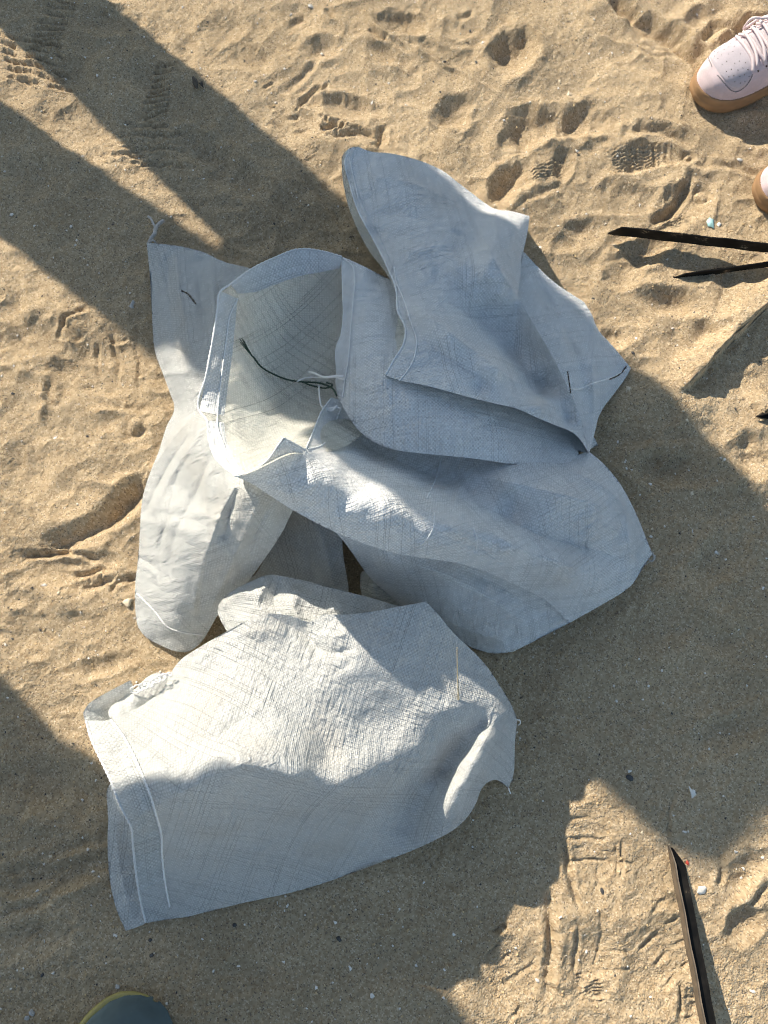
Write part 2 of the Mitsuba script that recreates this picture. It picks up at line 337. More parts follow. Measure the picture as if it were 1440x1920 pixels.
for r, (x0, n, y, tilt) in enumerate([(243, 5, 236, 4), (232, 7, 258, 0), (238, 7, 281, 2), (205, 4, 292, 0), (255, 6, 308, 4)]):
    for k in range(n):
        BARS.append((x0 + 17 * k, y + (k % 2) * 3 + tilt * k * 0.3, 7.5 if r % 2 else 6, 3.4, RNG.uniform(-12, 12), RNG.uniform(4, 7)))
for r in range(6):
    for k in range(8):
        x, y = 4 + 15 * k + 4 * r, 66 + 16.5 * r + 3.5 * k
        if RNG.random() < 0.86:
            BARS.append((x, y, 4.2, 3.4, 20, RNG.uniform(5, 9)))
for k in range(9):
    BARS.append((1104 + 0.5 * k, 1828 + 5.8 * k, 20, 1.7, 3, 4.5))
for k in range(5):
    BARS.append((1110 + 6 * k, 268 + 1 * k, 2.5, 9, -55, 3))
    BARS.append((1310 + 6 * k, 312 + 2 * k, 2.0, 8, 50, 3)) if k < 3 else None
    BARS.append((1282 + 7 * k, 376 + 4 * k, 2.2, 10, 35, 4)) if k < 4 else None
for k in range(10):
    BARS.append((560 + RNG.uniform(-60, 120), 215 + RNG.uniform(-50, 45), RNG.uniform(5, 14), 3, RNG.uniform(-60, 40), RNG.uniform(3, 6)))
ZIG = [(1190, 300, 52, 24, -8), (1262, 414, 34, 20, 8), (1020, 325, 34, 16, -20), (1405, 50, 30, 14, -20)]  # herringbone sole marks: cx, cy, half sizes, turn
ARCS = [(1316, 367, 13, 4), (1112, 1560, 0, 0), (1293, 296, 8, 3)]


def sand_mm(px, py, fine=True):
    """Height of the sand in millimetres at photo pixels of the ground."""
    z = np.zeros_like(px)
    q = np.stack([px / 100.0, py / 100.0, 0 * px], -1)
    churn = np.clip(0.45 + 0.6 * (meshkit.noise(q * 0.35, 5)), 0, 1)
    rough = np.where(px > 0, 1.0, 1.0) * (0.55 + 0.45 * (1 - np.clip((py - 600) / 900.0, 0, 1)))
    z += rough * churn * (21 * (meshkit.fbm(q * 0.9, 3, 11) - 0.5) + 6.5 * (meshkit.fbm(q * 2.6, 3, 23) - 0.5))
    dune = meshkit.noise(q * np.array([2.2, 3.0, 1]) + 0.6 * meshkit.noise(q * 1.3, 8)[..., None], 31)
    z += rough * churn * 7 * (1 - np.abs(2 * dune - 1)) ** 1.5
    if fine:
        z += 1.3 * (meshkit.noise(q * 11, 3) - 0.5) + 1.0 * (meshkit.noise(q * 23, 4) - 0.5) + 0.7 * (meshkit.noise(q * 40, 6) - 0.5)

    px = px + 7 * (meshkit.noise(q * 3.1, 71) - 0.5) + 3.5 * (meshkit.noise(q * 8.0, 73) - 0.5)
    py = py + 7 * (meshkit.noise(q * 3.1, 72) - 0.5) + 3.5 * (meshkit.noise(q * 8.0, 74) - 0.5)
    fade = np.clip(0.55 + 0.9 * meshkit.noise(q * 2.0, 77), 0.5, 1.25)

    def window(x0, x1, y0, y1):
        return np.nonzero((px > x0) & (px < x1) & (py > y0) & (py < y1))

    for cx, cy, rx, ry, turn, dep, rim in HOLES:
        R = 2.0 * max(rx, ry)
        w = window(cx - R, cx + R, cy - R, cy + R)
        c, s = math.cos(math.radians(turn)), math.sin(math.radians(turn))
        dx, dy = px[w] - cx, py[w] - cy
        wob = 1 + 0.35 * (meshkit.noise(np.stack([dx / 22, dy / 22, 0 * dx + cx], -1), 9) - 0.5)
        r = np.hypot((dx * c + dy * s) / rx, (-dx * s + dy * c) / ry) * wob
        t = np.clip((r - 0.15) / 1.0, 0, 1)
        z[w] += -0.8 * dep * (1 - t * t * (3 - 2 * t)) + 0.8 * rim * np.exp(-(((r - 1.2) / 0.28) ** 2))
    for pts, dep, hw in GROOVES:
        dep = dep * (0.55 if hw < 4.5 else 0.75)
        p = np.array(pts, float)
        w = window(p[:, 0].min() - 4 * hw, p[:, 0].max() + 4 * hw, p[:, 1].min() - 4 * hw, p[:, 1].max() + 4 * hw)
        d, side, t = poly_dist(px[w], py[w], smooth_line(p, 12))
        d = d + hw * 0.5 * (meshkit.noise(np.stack([px[w] / 14, py[w] / 14, 0 * d], -1), 15) - 0.5)
        end = np.clip(t / 0.12, 0, 1) * np.clip((1 - t) / 0.12, 0, 1)
        fd = np.maximum(fade[w], 0.75) if hw >= 5 else fade[w]
        z[w] += fd * -dep * np.exp(-((d / hw) ** 2)) * end + 0.28 * fd * dep * np.exp(-(((d - 2.1 * hw) / (0.9 * hw)) ** 2)) * end
    for pts, h, wl, wr in RIDGES:
        p = np.array(pts, float)
        R = 3 * max(wl, wr)
        w = window(p[:, 0].min() - R, p[:, 0].max() + R, p[:, 1].min() - R, p[:, 1].max() + R)
        d, side, t = poly_dist(px[w], py[w], smooth_line(p, 12))
        hw = np.where(side < 0, wl, wr) * (1 + 0.4 * (meshkit.noise(np.stack([px[w] / 30, py[w] / 30, 0 * d], -1), 19) - 0.5))
        end = np.clip(t / 0.15, 0, 1) * np.clip((1 - t) / 0.15, 0, 1)
        z[w] += h * np.exp(-((d / hw) ** 2)) * end
    for cx, cy, hl, hw, turn, dep in BARS:
        dep = dep * 0.75
        w = window(cx - 2 * hl - 12, cx + 2 * hl + 12, cy - 2 * hl - 12, cy + 2 * hl + 12)
        c, s = math.cos(math.radians(turn)), math.sin(math.radians(turn))
        dx, dy = px[w] - cx, py[w] - cy
        u, v = np.abs(dx * c + dy * s), np.abs(-dx * s + dy * c)
        r = np.maximum(u - hl, 0) / 3.0 + 0, v / hw
        z[w] += -0.8 * fade[w] * dep * np.exp(-(r[0] ** 2) - r[1] ** 2) + 0.3 * fade[w] * dep * np.exp(-(r[0] ** 2) - ((v - 1.9 * hw) / hw) ** 2)
    for cx, cy, a, b, turn in ZIG:
        w = window(cx - 2 * a, cx + 2 * a, cy - 2 * a, cy + 2 * a)
        c, s = math.cos(math.radians(turn)), math.sin(math.radians(turn))
        dx, dy = px[w] - cx, py[w] - cy
        u, v = dx * c + dy * s, -dx * s + dy * c
        tri = np.abs((u / 8.0) % 2 - 1) * 3.2
        z[w] += 1.6 * np.cos((v + tri) * 2 * np.pi / 5.6) * np.exp(-((u / a) ** 6) - (v / b) ** 6)
    for cx, cy, r0, wd in ARCS:
        if r0:
            w = window(cx - 40, cx + 40, cy - 40, cy + 40)
            d = np.hypot(px[w] - cx, (py[w] - cy) * 1.15)
            z[w] += -4 * np.exp(-(((d - r0) / wd) ** 2)) + 3 * np.exp(-((d / wd) ** 2))
    return z


def axis(lo, hi, step, far):
    a = np.arange(lo, hi + step / 2, step)
    g = step * np.cumsum(1.22 ** np.arange(1, 60))
    g = g[g < far]
    return np.r_[lo - g[::-1], a, hi + g]


gx, gy = axis(-0.74, 0.74, 0.0022, 120.0), axis(-0.47, 1.27, 0.0022, 120.0)
GX, GY = np.meshgrid(gx, gy)
cx_, cy_ = np.clip(GX, -1.1, 1.1), np.clip(GY, -0.8, 1.9)
fx, fy = PX(cx_, cy_)
GZ = sand_mm(fx, fy) / 1000.0
outside = np.maximum(np.maximum(np.abs(GX) - 1.1, GY - 1.9), -0.8 - GY)
GZ = GZ * np.clip(1 - outside / 0.5, 0, 1) + np.where(outside > 0, 0.02 * (meshkit.fbm(np.stack([GX * 2, GY * 2, 0 * GX], -1), 3, 2) - 0.5), 0)
nx_, ny_ = len(gx), len(gy)
idx = np.arange(nx_ * ny_).reshape(ny_, nx_)
F = np.stack([idx[:-1, :-1], idx[:-1, 1:], idx[1:, 1:], idx[1:, :-1]], -1).reshape(-1, 4)
scene["sand"] = mikit.ply((np.stack([GX, GY, GZ], -1).reshape(-1, 3), F), "sand_bsdf", smooth=True)
labels["sand"] = {"kind": "structure", "label": "trampled tan beach sand with footprints and tread marks"}


def ground(px, py):
    px, py = np.atleast_1d(np.asarray(px, float)), np.atleast_1d(np.asarray(py, float))
    return sand_mm(px, py, fine=False) / 1000.0


# ------------------------------------------------------------------ woven cloth panels
def crease_sum(px, py, creases):
    z = np.zeros_like(px)
    for pts, amp, wl, wr in creases:
        d, side, t = poly_dist(px, py, smooth_line(pts, 10))
        hw = np.where(side < 0, wl, wr)
        end = np.sqrt(np.clip(np.sin(np.pi * np.clip(t, 0.0, 1)), 0, 1))
        z += amp / 1000.0 * np.exp(-np.abs(d / (0.85 * hw)) ** 1.05) * end
    return z


def crisp(px, py):
    """Sharp shallow wrinkles (mm) of stiff sheet, in several directions, here and there."""
    q = np.stack([px, py, 0 * px], -1)
    h = np.zeros_like(px)
    for k, (deg, lam) in enumerate(((12, 120), (63, 95), (118, 110), (155, 70), (38, 58), (92, 48))):
        c, s = math.cos(math.radians(deg)), math.sin(math.radians(deg))
        t = (px * c + py * s) / lam + 1.5 * meshkit.noise(q / 130.0, 40 + k) + 0.5 * meshkit.noise(q / 45.0, 50 + k)
        tri = np.abs(2 * (t - np.floor(t)) - 1)
        m = np.clip((meshkit.noise(q / 85.0, 60 + k) - 0.42) / 0.25, 0, 1)
        h += 0.030 * lam * (tri - 0.5) * m
    return h


class Panel:
    """A sheet of sack cloth: its outline and inner points are (pixel x, pixel y, height in cm)."""

    def __init__(self, out, ctl=(), creases=(), step=4.0, ang=0.0, crumple=1.0, gain=1.0, skirt=True, floor=True, pleats=None, smoothing=0.0):
        out = [tuple(o) + (0,) * (4 - len(o)) for o in out]
        self.creases, self.crumple, self.pleats, self.floor = [(q, a * gain, wl, wr) for q, a, wl, wr in creases], crumple, pleats, floor
        b = spline(out, step, closed=True)
        anchors = spline(out, 26.0, closed=True)
        c = np.vstack([anchors] + ([np.array(ctl, float)] if len(ctl) else []))
        _, keep = np.unique(np.round(c[:, :2] / 2), axis=0, return_index=True)
        c = c[np.sort(keep)]
        self.rbf = RBFInterpolator(c[:, :2] / 100.0, c[:, 2] / 100.0, kernel="thin_plate_spline", smoothing=smoothing)
        self.poly = shapely.Polygon(b[:, :2]).buffer(0)
        self.b = b[:, :2]
        px, f = self.mesh_px(step)
        v = self.at(px[:, 0], px[:, 1])
        # flatten a coarse copy so that the weave keeps its width over the folds
        kx, kf = self.mesh_px(17.0)
        X = self.at(kx[:, 0], kx[:, 1])
        ca, sa = math.cos(math.radians(ang)), math.sin(math.radians(ang))
        uv = X[:, :2] @ np.array([[ca, -sa], [sa, ca]])
        e = np.unique(np.sort(np.vstack([kf[:, [0, 1]], kf[:, [1, 2]], kf[:, [2, 0]]]), axis=1), axis=0)
        rest = np.linalg.norm(X[e[:, 0]] - X[e[:, 1]], axis=1)
        deg = np.bincount(e.ravel(), minlength=len(uv))[:, None]
        uv = uv * 1.4
        for _ in range(900):
            d = uv[e[:, 1]] - uv[e[:, 0]]
            L = np.linalg.norm(d, axis=1, keepdims=True) + 1e-9
            corr = 0.5 * d * (1 - rest[:, None] / L)
            mv = np.zeros_like(uv)
            for k in range(2):
                mv[:, k] = np.bincount(e[:, 0], corr[:, k], len(uv)) - np.bincount(e[:, 1], corr[:, k], len(uv))
            uv += 1.2 * mv / np.maximum(deg, 1)
        U = griddata(kx, uv, px, method="cubic")
        bad = np.isnan(U[:, 0])
        U[bad] = griddata(kx, uv, px[bad], method="nearest")
        if skirt:
            nb = len(b)
            nxt, prv = np.roll(self.b, -1, 0), np.roll(self.b, 1, 0)
            tn = nxt - prv
            nrm = np.c_[-tn[:, 1], tn[:, 0]]
            nrm /= np.linalg.norm(nrm, axis=1, keepdims=True) + 1e-9
            if not self.poly.contains(shapely.Point(*(self.b[0] + 2 * nrm[0]))):
                nrm = -nrm
            rings = []
            for inset, k in ((7, 0.55), (18, 0.12), (30, -0.03)):
                q = self.b + inset * nrm
                r = P(q[:, 0], q[:, 1], v[:nb, 2] * max(k, 0))
                r[:, 2] = v[:nb, 2] * k - (0.004 if k < 0 else 0)
                rings.append(r)
            base = len(v)
            i = np.arange(nb)
            j = (i + 1) % nb
            prev, prevj = base + i, base + j
            rings = [v[:nb].copy()] + rings
            base += nb
            fs = [f]
            for k in range(3):
                a, c2 = base + k * nb + i, base + k * nb + j
                fs += [np.stack([prev, prevj, c2], 1), np.stack([prev, c2, a], 1)]
                prev, prevj = a, c2
            v = np.vstack([v] + rings)
            U = np.vstack([U] + [U[:nb] + 0.01 * k for k in range(4)])
            f = np.vstack(fs)
        self.v, self.f, self.uv = v, f, U

    def mesh_px(self, step):
        b = self.b if step < 8 else self.b[:: max(1, int(round(step / 5)))]
        x0, y0, x1, y1 = self.poly.bounds
        xs, ys = np.meshgrid(np.arange(x0, x1, step), np.arange(y0, y1, step * 0.87))
        xs = xs + (np.arange(xs.shape[0])[:, None] % 2) * step / 2
        g = np.c_[xs.ravel(), ys.ravel()]
        inner = self.poly.buffer(-step * 0.55)
        g = g[shapely.contains_xy(inner, g[:, 0], g[:, 1])]
        p = np.vstack([b, g])
        tri = Delaunay(p).simplices
        c = p[tri].mean(1)
        pp = self.poly.buffer(0.6)
        return p, tri[shapely.contains_xy(pp, c[:, 0], c[:, 1])]

    def z(self, px, py):
        px, py = np.atleast_1d(np.asarray(px, float)), np.atleast_1d(np.asarray(py, float))
        z = self.rbf(np.c_[px, py] / 100.0) + crease_sum(px, py, self.creases)
        q = np.stack([px, py, 0 * px], -1)
        big = 1 - np.abs(2 * meshkit.noise(q / 46.0, 3) - 1)
        mid = 1 - np.abs(2 * meshkit.noise(q / 21.0, 5) - 1)
        z = z + self.crumple * 0.001 * (0.5 * big**2 + 0.6 * mid**2 + crisp(px, py))
        if self.pleats is not None:
            pts, reach, amp = self.pleats
            d, side, t = poly_dist(px, py, smooth_line(pts, 8))
            L = np.linalg.norm(np.diff(np.array(pts, float), axis=0), axis=1).sum()
            k = meshkit.noise(np.stack([t * L / 7.0, d / 120.0, 0 * d], -1), 12) + 0.6 * meshkit.noise(np.stack([t * L / 17.0, d / 160.0, 0 * d], -1), 13)
            z = z + amp * 0.001 * (k - 0.8) * np.exp(-((d / reach) ** 2))
        if self.floor:
            z = np.maximum(z, ground(px, py) + 0.0025)
        return z

    def at(self, px, py, lift=0.0):
        z = self.z(px, py)
        return P(px, py, z + lift)

    def mesh(self):
        return (self.v, self.f)


def cloth(key, panel, bsdf, **lab):
    return put(key, panel.mesh(), bsdf, smooth=True, uv=panel.uv, **lab)


def thread_on(panel, pts, r, lift=0.0008, spacing=2.2):
    """A stitched cord along pixels of a panel, swelling at each stitch."""
    q = smooth_line(pts, spacing)
    k = np.arange(len(q))
    rr_ = r * (1 + 0.28 * np.sin(k * 2 * np.pi / 3.9) + 0.25 * (meshkit.noise(np.stack([k / 5.0, 0 * k, 0 * k + len(q)], -1), 8) - 0.5))
    return tube(panel.at(q[:, 0], q[:, 1], lift), rr_)


def wisp(pts, r):
    """A loose thread through (pixel x, pixel y, height cm)."""
    q = smooth_line(np.asarray(pts, float), 4.0)
    p = P(q[:, 0], q[:, 1], q[:, 2] / 100)
    return tube(p, r, 6)


# ------------------------------------------------------------------ sack at the left (sunlit, under the open one)
C = thing("woven_sack", "white woven sack at far left with knotted corner, partly under the open-mouthed sack", "sack")
C1 = Panel([(275, 455, 3, 1), (300, 457, 4), (345, 463, 5), (380, 472, 6), (420, 491, 7), (465, 502, 8), (530, 530, 8), (570, 620, 8), (580, 700, 8), (590, 800, 12), (590, 890, 19),
            (551, 953, 19.5), (528, 1000, 17), (498, 1045, 13), (470, 1084, 9), (440, 1118, 6.5), (410, 1150, 4.5), (393, 1180, 3), (378, 1203, 2), (352, 1222, 1.5), (325, 1220, 1.2), (300, 1209, 1.2), (274, 1195, 1.2),
            (259, 1175, 1.2), (254, 1145, 1.2), (254, 1090, 1.4), (260, 1040, 1.5), (262, 1000, 1.8), (268, 930, 2), (280, 890, 2.5), (298, 845, 3), (312, 800, 4), (327, 765, 5), (318, 735, 4.5), (305, 700, 3.5),
            (291, 660, 2.5), (286, 610, 2), (284, 560, 2), (280, 505, 2)],
           [(330, 1000, 13), (400, 950, 19), (460, 925, 25), (360, 850, 15.5), (385, 800, 17), (300, 1080, 6.5), (350, 1100, 9.5), (420, 1050, 14.5), (335, 1170, 5), (345, 560, 8.5), (330, 640, 9), (400, 520, 9.5), (420, 600, 12), (375, 700, 13.5), (500, 860, 22), (505, 955, 23), (290, 960, 7), (470, 1020, 17), (430, 880, 22), (350, 930, 13.5)],
           [([(366, 775), (318, 830), (277, 897), (266, 940)], 11, 14, 10), ([(358, 812), (318, 870), (268, 968)], -13, 7, 9), ([(388, 796), (330, 880), (284, 965)], 10, 10, 16), ([(405, 830), (370, 920), (330, 1000), (312, 1090)], -9, 10, 16),
            ([(445, 905), (415, 960), (385, 1050), (360, 1150)], 9, 12, 12), ([(340, 860), (318, 950), (296, 1040)], -6, 8, 10), ([(395, 1020), (378, 1090), (372, 1160)], -6, 10, 8), ([(450, 905), (432, 960), (420, 1010)], -10, 8, 10), ([(492, 930), (455, 1010), (420, 1090), (395, 1140)], 8, 9, 12), ([(510, 945), (486, 985), (470, 1040)], -7, 6, 9), ([(256, 1042), (275, 1052), (294, 1068)], -6, 4, 6),
            ([(305, 1095), (298, 1030), (312, 975)], -4, 6, 8), ([(330, 470), (340, 560), (358, 660)], 9, 14, 14), ([(312, 480), (318, 570), (330, 690)], -7, 14, 12), ([(372, 480), (376, 560), (384, 650)], -8, 12, 14), ([(398, 488), (402, 560), (400, 640)], 8, 12, 14),
            ([(322, 646), (345, 662), (364, 684)], -5, 6, 8), ([(300, 700), (345, 700), (392, 660)], 5, 12, 14), ([(415, 1010), (440, 1060), (436, 1110)], 5, 10, 10), ([(290, 1000), (345, 1010), (380, 1040)], -3, 10, 12)],
           ang=14, crumple=1.6, gain=1.45)
cloth(C + "__cloth", C1, "cloth_white")
put(C + "__seam_cord", thread_on(C1, [(256, 1112), (290, 1146), (315, 1176), (345, 1186), (382, 1191)], 0.0007), "cord_white", smooth=True)
C2 = Panel([(438, 1096, 2), (470, 1084, 3), (500, 1040, 5), (520, 985, 6), (548, 945, 8), (580, 965, 9), (612, 990, 9), (637, 1003, 8), (643, 1040, 7), (649, 1075, 5), (652, 1115, 3), (600, 1135, 2), (500, 1125, 1)],
           [(560, 1040, 5), (600, 1050, 6), (530, 1080, 3)], [([(596, 985), (612, 1040), (628, 1100)], 12, 10, 20), ([(570, 975), (580, 1040), (590, 1100)], -6, 12, 10)], ang=10, crumple=1.5, skirt=False)
cloth(C + "__lower_fold", C2, "cloth_white", label="shaded fold of cloth in the gap between the sacks")
put(C + "__knotted_corner", join([wisp([(279, 458, 3), (284, 446, 3.2), (290, 438, 3), (292, 428, 2.5), (298, 420, 2), (306, 414, 1.5)], [0.0034, 0.0034, 0.0026, 0.0026, 0.0026, 0.0026][0]),
                                  wisp([(292, 428, 2.5), (287, 418, 2), (283, 410, 1.6), (278, 406, 1.2)], 0.0020), wisp([(280, 455, 3.4), (287, 450, 3.8), (292, 455, 3.4)], 0.0016)]), "rope_grey", smooth=True, label="twisted frayed tail of cloth at the corner")

# ------------------------------------------------------------------ large open-mouthed sack in the middle
B = thing("woven_sack", "large white woven sack in the middle with its hemmed mouth gaping open", "sack")
BM_LEFT = [(641, 481, 12, 1), (600, 470, 12), (560, 467, 13), (515, 483, 15), (470, 505, 18), (432, 533, 22), (414, 546, 23.5), (407, 585, 24), (398, 640, 25), (386, 705, 26.5), (374, 771, 26.5), (388, 788, 27.5), (391, 820, 29), (404, 858, 32), (424, 879, 34.5), (443, 893, 36)]
B0 = Panel(BM_LEFT + [(470, 886, 37), (500, 872, 37), (545, 852, 36), (600, 850, 28), (660, 830, 20), (720, 760, 15), (735, 640, 14), (700, 540, 11)],
           [(540, 700, 13), (500, 640, 14), (560, 580, 11), (620, 560, 10.5), (600, 700, 13), (560, 800, 18.5), (500, 800, 21), (450, 800, 25.5), (440, 700, 22), (450, 620, 20), (480, 560, 16.5), (640, 760, 14), (460, 850, 31), (520, 840, 28), (590, 800, 19.5)],
           [([(560, 660), (520, 720), (470, 800)], 4, 20, 20), ([(530, 700), (555, 760), (575, 815)], 6, 10, 22), ([(440, 760), (500, 780), (560, 770)], -3, 20, 20)], ang=52, crumple=0.8, skirt=False, floor=False, smoothing=0.001)
cloth(B + "__mouth_lining", B0, "cloth_lining", label="greyish translucent inside of the sack seen through its mouth")


def band(panel, edge, inner, lift=0.0015, n=5, step=5.0):
    """A folded hem: a strip between two polylines, lying just above a panel."""
    a, b = smooth_line(edge, 3.0), smooth_line(inner, 3.0)

    def res(q, m):
        s = np.r_[0, np.cumsum(np.linalg.norm(np.diff(q, axis=0), axis=1))]
        return np.stack([np.interp(np.linspace(0, s[-1], m), s, q[:, k]) for k in (0, 1)], -1), s[-1]
    m = int(max(np.linalg.norm(np.diff(a, axis=0), axis=1).sum(), 10) / step)
    a, la = res(a, m)
    b, lb = res(b, m)
    rows, uvs = [], []
    for k in range(n + 1):
        t = k / n
        q = a * (1 - t) + b * t
        up = lift * (1.0 if 0 < k < n else 0.35)
        rows.append(panel.at(q[:, 0], q[:, 1], up))
        uvs.append(np.c_[np.linspace(0, la / 1300.0, m), np.full(m, t * 0.03)])
    v, uv = np.vstack(rows), np.vstack(uvs)
    i = np.arange(m - 1)
    f = np.vstack([np.stack([k * m + i, k * m + i + 1, (k + 1) * m + i + 1, (k + 1) * m + i], 1) for k in range(n)])
    return (v, f), uv


def hem(key, panel, edge, inner, bsdf, **lab):
    m, uv = band(panel, edge, inner)
    return put(key, m, bsdf, smooth=True, uv=uv, **lab)


ledge = [p[:2] for p in BM_LEFT]
hem(B + "__hem", B0, ledge[0:6], [(638, 503), (604, 510), (565, 517), (520, 532), (480, 547), (446, 551)], "cloth_cool")
hem(B + "__hem", B0, ledge[6:11], [(446, 560), (442, 600), (436, 660), (428, 720), (420, 780)], "cloth_cool")
hem(B + "__hem", B0, ledge[11:16], [(420, 792), (424, 820), (434, 850), (446, 872), (460, 886)], "cloth_cool")
put(B + "__seam_cord", thread_on(B0, [(446, 560), (432, 590), (424, 640), (416, 700), (408, 780), (408, 800), (418, 830), (432, 866), (448, 890)], 0.0009, 0.003), "cord_white", smooth=True)
put(B + "__hem_edge", join([thread_on(B0, ledge, 0.0012, 0.001)]), "hem_white", smooth=True)

B1 = Panel([(641, 481, 11.5, 1), (665, 491, 12), (690, 503, 12), (731, 525, 11), (800, 560, 9), (900, 620, 8), (1000, 720, 8), (1050, 800, 9), (1085, 850, 10), (1090, 880, 11), (1064, 880, 12.5), (1010, 875, 15), (950, 869, 17.5), (900, 861, 19),
            (820, 853, 20.5), (780, 849, 21), (743, 844, 21), (700, 828, 20.5), (672, 806, 19.5), (654, 782, 19), (643, 762, 18), (634, 745, 17), (630, 720, 16.5), (631, 690, 17), (628, 665, 17), (631, 650, 17), (640, 625, 16.5), (643, 600, 16), (642, 540, 14)],
           [(700, 600, 17.5), (690, 700, 20), (740, 770, 22), (850, 810, 21.5), (950, 840, 18), (1040, 860, 13), (680, 540, 14.5), (660, 650, 18), (760, 650, 18), (850, 700, 17), (660, 740, 19)],
           [([(700, 640), (720, 700), (735, 790)], 5, 26, 30), ([(655, 760), (700, 770), (760, 745)], -4, 18, 18)], ang=2, crumple=1.1, gain=1.5, skirt=False, floor=False)
cloth(B + "__upper_layer", B1, "cloth_cool")
hem(B + "__hem", B1, [(641, 484), (642, 540), (643, 600), (639, 628), (631, 650), (629, 665), (631, 690), (630, 720), (635, 742)], [(660, 498), (665, 522), (662, 560), (658, 620), (653, 680), (647, 715), (642, 745)], "cloth_cool")
put(B + "__seam_cord", thread_on(B1, [(643, 484), (660, 498), (665, 522), (662, 560), (657, 620), (652, 680), (646, 715), (642, 745)], 0.0009, 0.003), "cord_white", smooth=True)
put(B + "__hem_edge", thread_on(B1, [(641, 484), (642, 540), (643, 600), (639, 628), (631, 650), (629, 665), (631, 690), (630, 720)], 0.0008, 0.001), "hem_white", smooth=True)

B2 = Panel([(443, 894, 36, 1), (457, 889, 36.3), (480, 878, 36.4), (503, 860, 36.2), (520, 837, 35.6), (532, 819, 35, 1), (552, 830, 33.6), (573, 842, 32, 1), (580, 826, 27), (590, 800, 21), (602, 770, 18), (620, 745, 16.5, 1), (660, 755, 16.5), (720, 775, 16.5), (850, 800, 16), (1000, 835, 13),
            (1064, 858, 11), (1104, 846, 9, 1), (1130, 868, 9), (1160, 903, 8), (1188, 953, 6), (1208, 1000, 4), (1223, 1038, 2.5, 1), (1207, 1062, 2.5), (1180, 1101, 3), (1162, 1114, 3), (1130, 1133, 3), (1100, 1150, 3), (1066, 1169, 3, 1), (1042, 1141, 6), (1000, 1112, 10), (950, 1089, 14),
            (900, 1068, 17.5), (860, 1056, 19.8), (800, 1047, 22.3), (740, 1037, 24.3), (700, 1025, 25.5), (640, 1003, 27), (600, 984, 28.5), (550, 957, 30), (500, 925, 31), (465, 903, 34)],
           [(560, 862, 33.5), (620, 880, 31), (720, 925, 29), (850, 985, 26), (950, 1022, 22), (1050, 1058, 16.5), (1120, 1085, 10), (640, 820, 18), (700, 852, 17.5), (800, 888, 17), (880, 920, 16.5), (550, 920, 33), (640, 950, 30.6), (740, 995, 28.3), (860, 1035, 23),
            (960, 890, 17.5), (1050, 920, 17.5), (1120, 945, 14.5), (960, 965, 17), (1060, 1008, 14.5), (1000, 935, 17.5), (1150, 1020, 10), (1180, 1000, 8.5), (1175, 1060, 6), (680, 888, 25), (780, 935, 24.5)],
           [([(620, 800), (700, 845), (780, 880), (860, 915)], -10, 22, 26), ([(860, 930), (930, 962), (1005, 1000), (1090, 1025), (1172, 1046)], -9, 16, 22), ([(860, 880), (960, 905), (1080, 935), (1170, 962)], 8, 22, 26), ([(1064, 880), (1120, 905), (1165, 945), (1178, 1000), (1180, 1055), (1160, 1105)], 8, 16, 14),
            ([(820, 1000), (900, 1030), (960, 1060)], -4, 18, 14), ([(900, 985), (980, 1030), (1080, 1065)], 5, 14, 18)], ang=24, crumple=1.3, gain=2.0, floor=False, skirt=False, smoothing=0.004,
           pleats=([(573, 843), (552, 870), (500, 917)], 60, 1.6))
cloth(B + "__lower_layer", B2, "cloth_cool")
for t_ in (thread_on(B2, [(640, 765), (632, 785), (622, 815), (601, 836), (578, 842)], 0.0008, 0.0012), thread_on(B2, [(574, 846), (556, 870), (528, 897), (500, 916)], 0.00010, 0.0012)):
    put(B + "__seam_cord", t_, "cord_white", smooth=True)
put(B + "__hem_edge", join([thread_on(B2, [(445, 893), (457, 889), (480, 879), (502, 862), (519, 838), (531, 821)], 0.0009, 0.0008), thread_on(B2, [(532, 821), (552, 832), (573, 843)], 0.0009, 0.0008), thread_on(B2, [(574, 840), (590, 802), (603, 771), (620, 748)], 0.0008, 0.001)]), "hem_white", smooth=True)
for t_ in (thread_on(B2, [(830, 850), (818, 895), (800, 935)], 0.0007, 0.0002), thread_on(B2, [(814, 960), (812, 990), (796, 1015), (788, 1022)], 0.0008, 0.0003), thread_on(B2, [(888, 990), (894, 1010), (892, 1036)], 0.0009, 0.0003)):
    put(B + "__loose_tape", t_, "hem_white", smooth=True)
B3 = Panel([(585, 972, 22), (615, 985, 20), (640, 1010, 16), (660, 1036, 12.5), (685, 1072, 8), (715, 1105, 6), (750, 1137, 4.5), (800, 1165, 3), (850, 1196, 2), (890, 1216, 1.5), (925, 1225, 1.2), (962, 1222, 1.2, 1), (1000, 1203, 1.6), (1050, 1177, 2), (1072, 1166, 2.6, 1),
            (1060, 1140, 5), (1010, 1100, 9), (960, 1072, 12), (900, 1048, 14), (860, 1036, 16), (800, 1027, 17.5), (740, 1017, 18.5), (690, 1005, 19), (640, 985, 20)],
           [(720, 1060, 14), (800, 1090, 12.5), (880, 1110, 10.5), (960, 1140, 7), (850, 1160, 6.5), (920, 1180, 5), (1010, 1150, 5), (760, 1110, 8.5)],
           [([(690, 1052), (770, 1056), (850, 1085), (930, 1130), (1000, 1180)], 9, 14, 26), ([(850, 1062), (940, 1100), (1020, 1155)], -6, 16, 12), ([(780, 1130), (860, 1175), (950, 1205)], 6, 20, 14)], ang=20, crumple=1.2, gain=1.5, skirt=True)
cloth(B + "__under_fold", B3, "cloth_cool")
B4 = Panel([(683, 1070, 5), (700, 1080, 6), (716, 1105, 6), (752, 1140, 4.5), (720, 1155, 3), (684, 1130, 3)], [(700, 1112, 6.5)], ang=0, crumple=2, skirt=False)
cloth(B + "__inner_flap", B4, "cloth_lining")
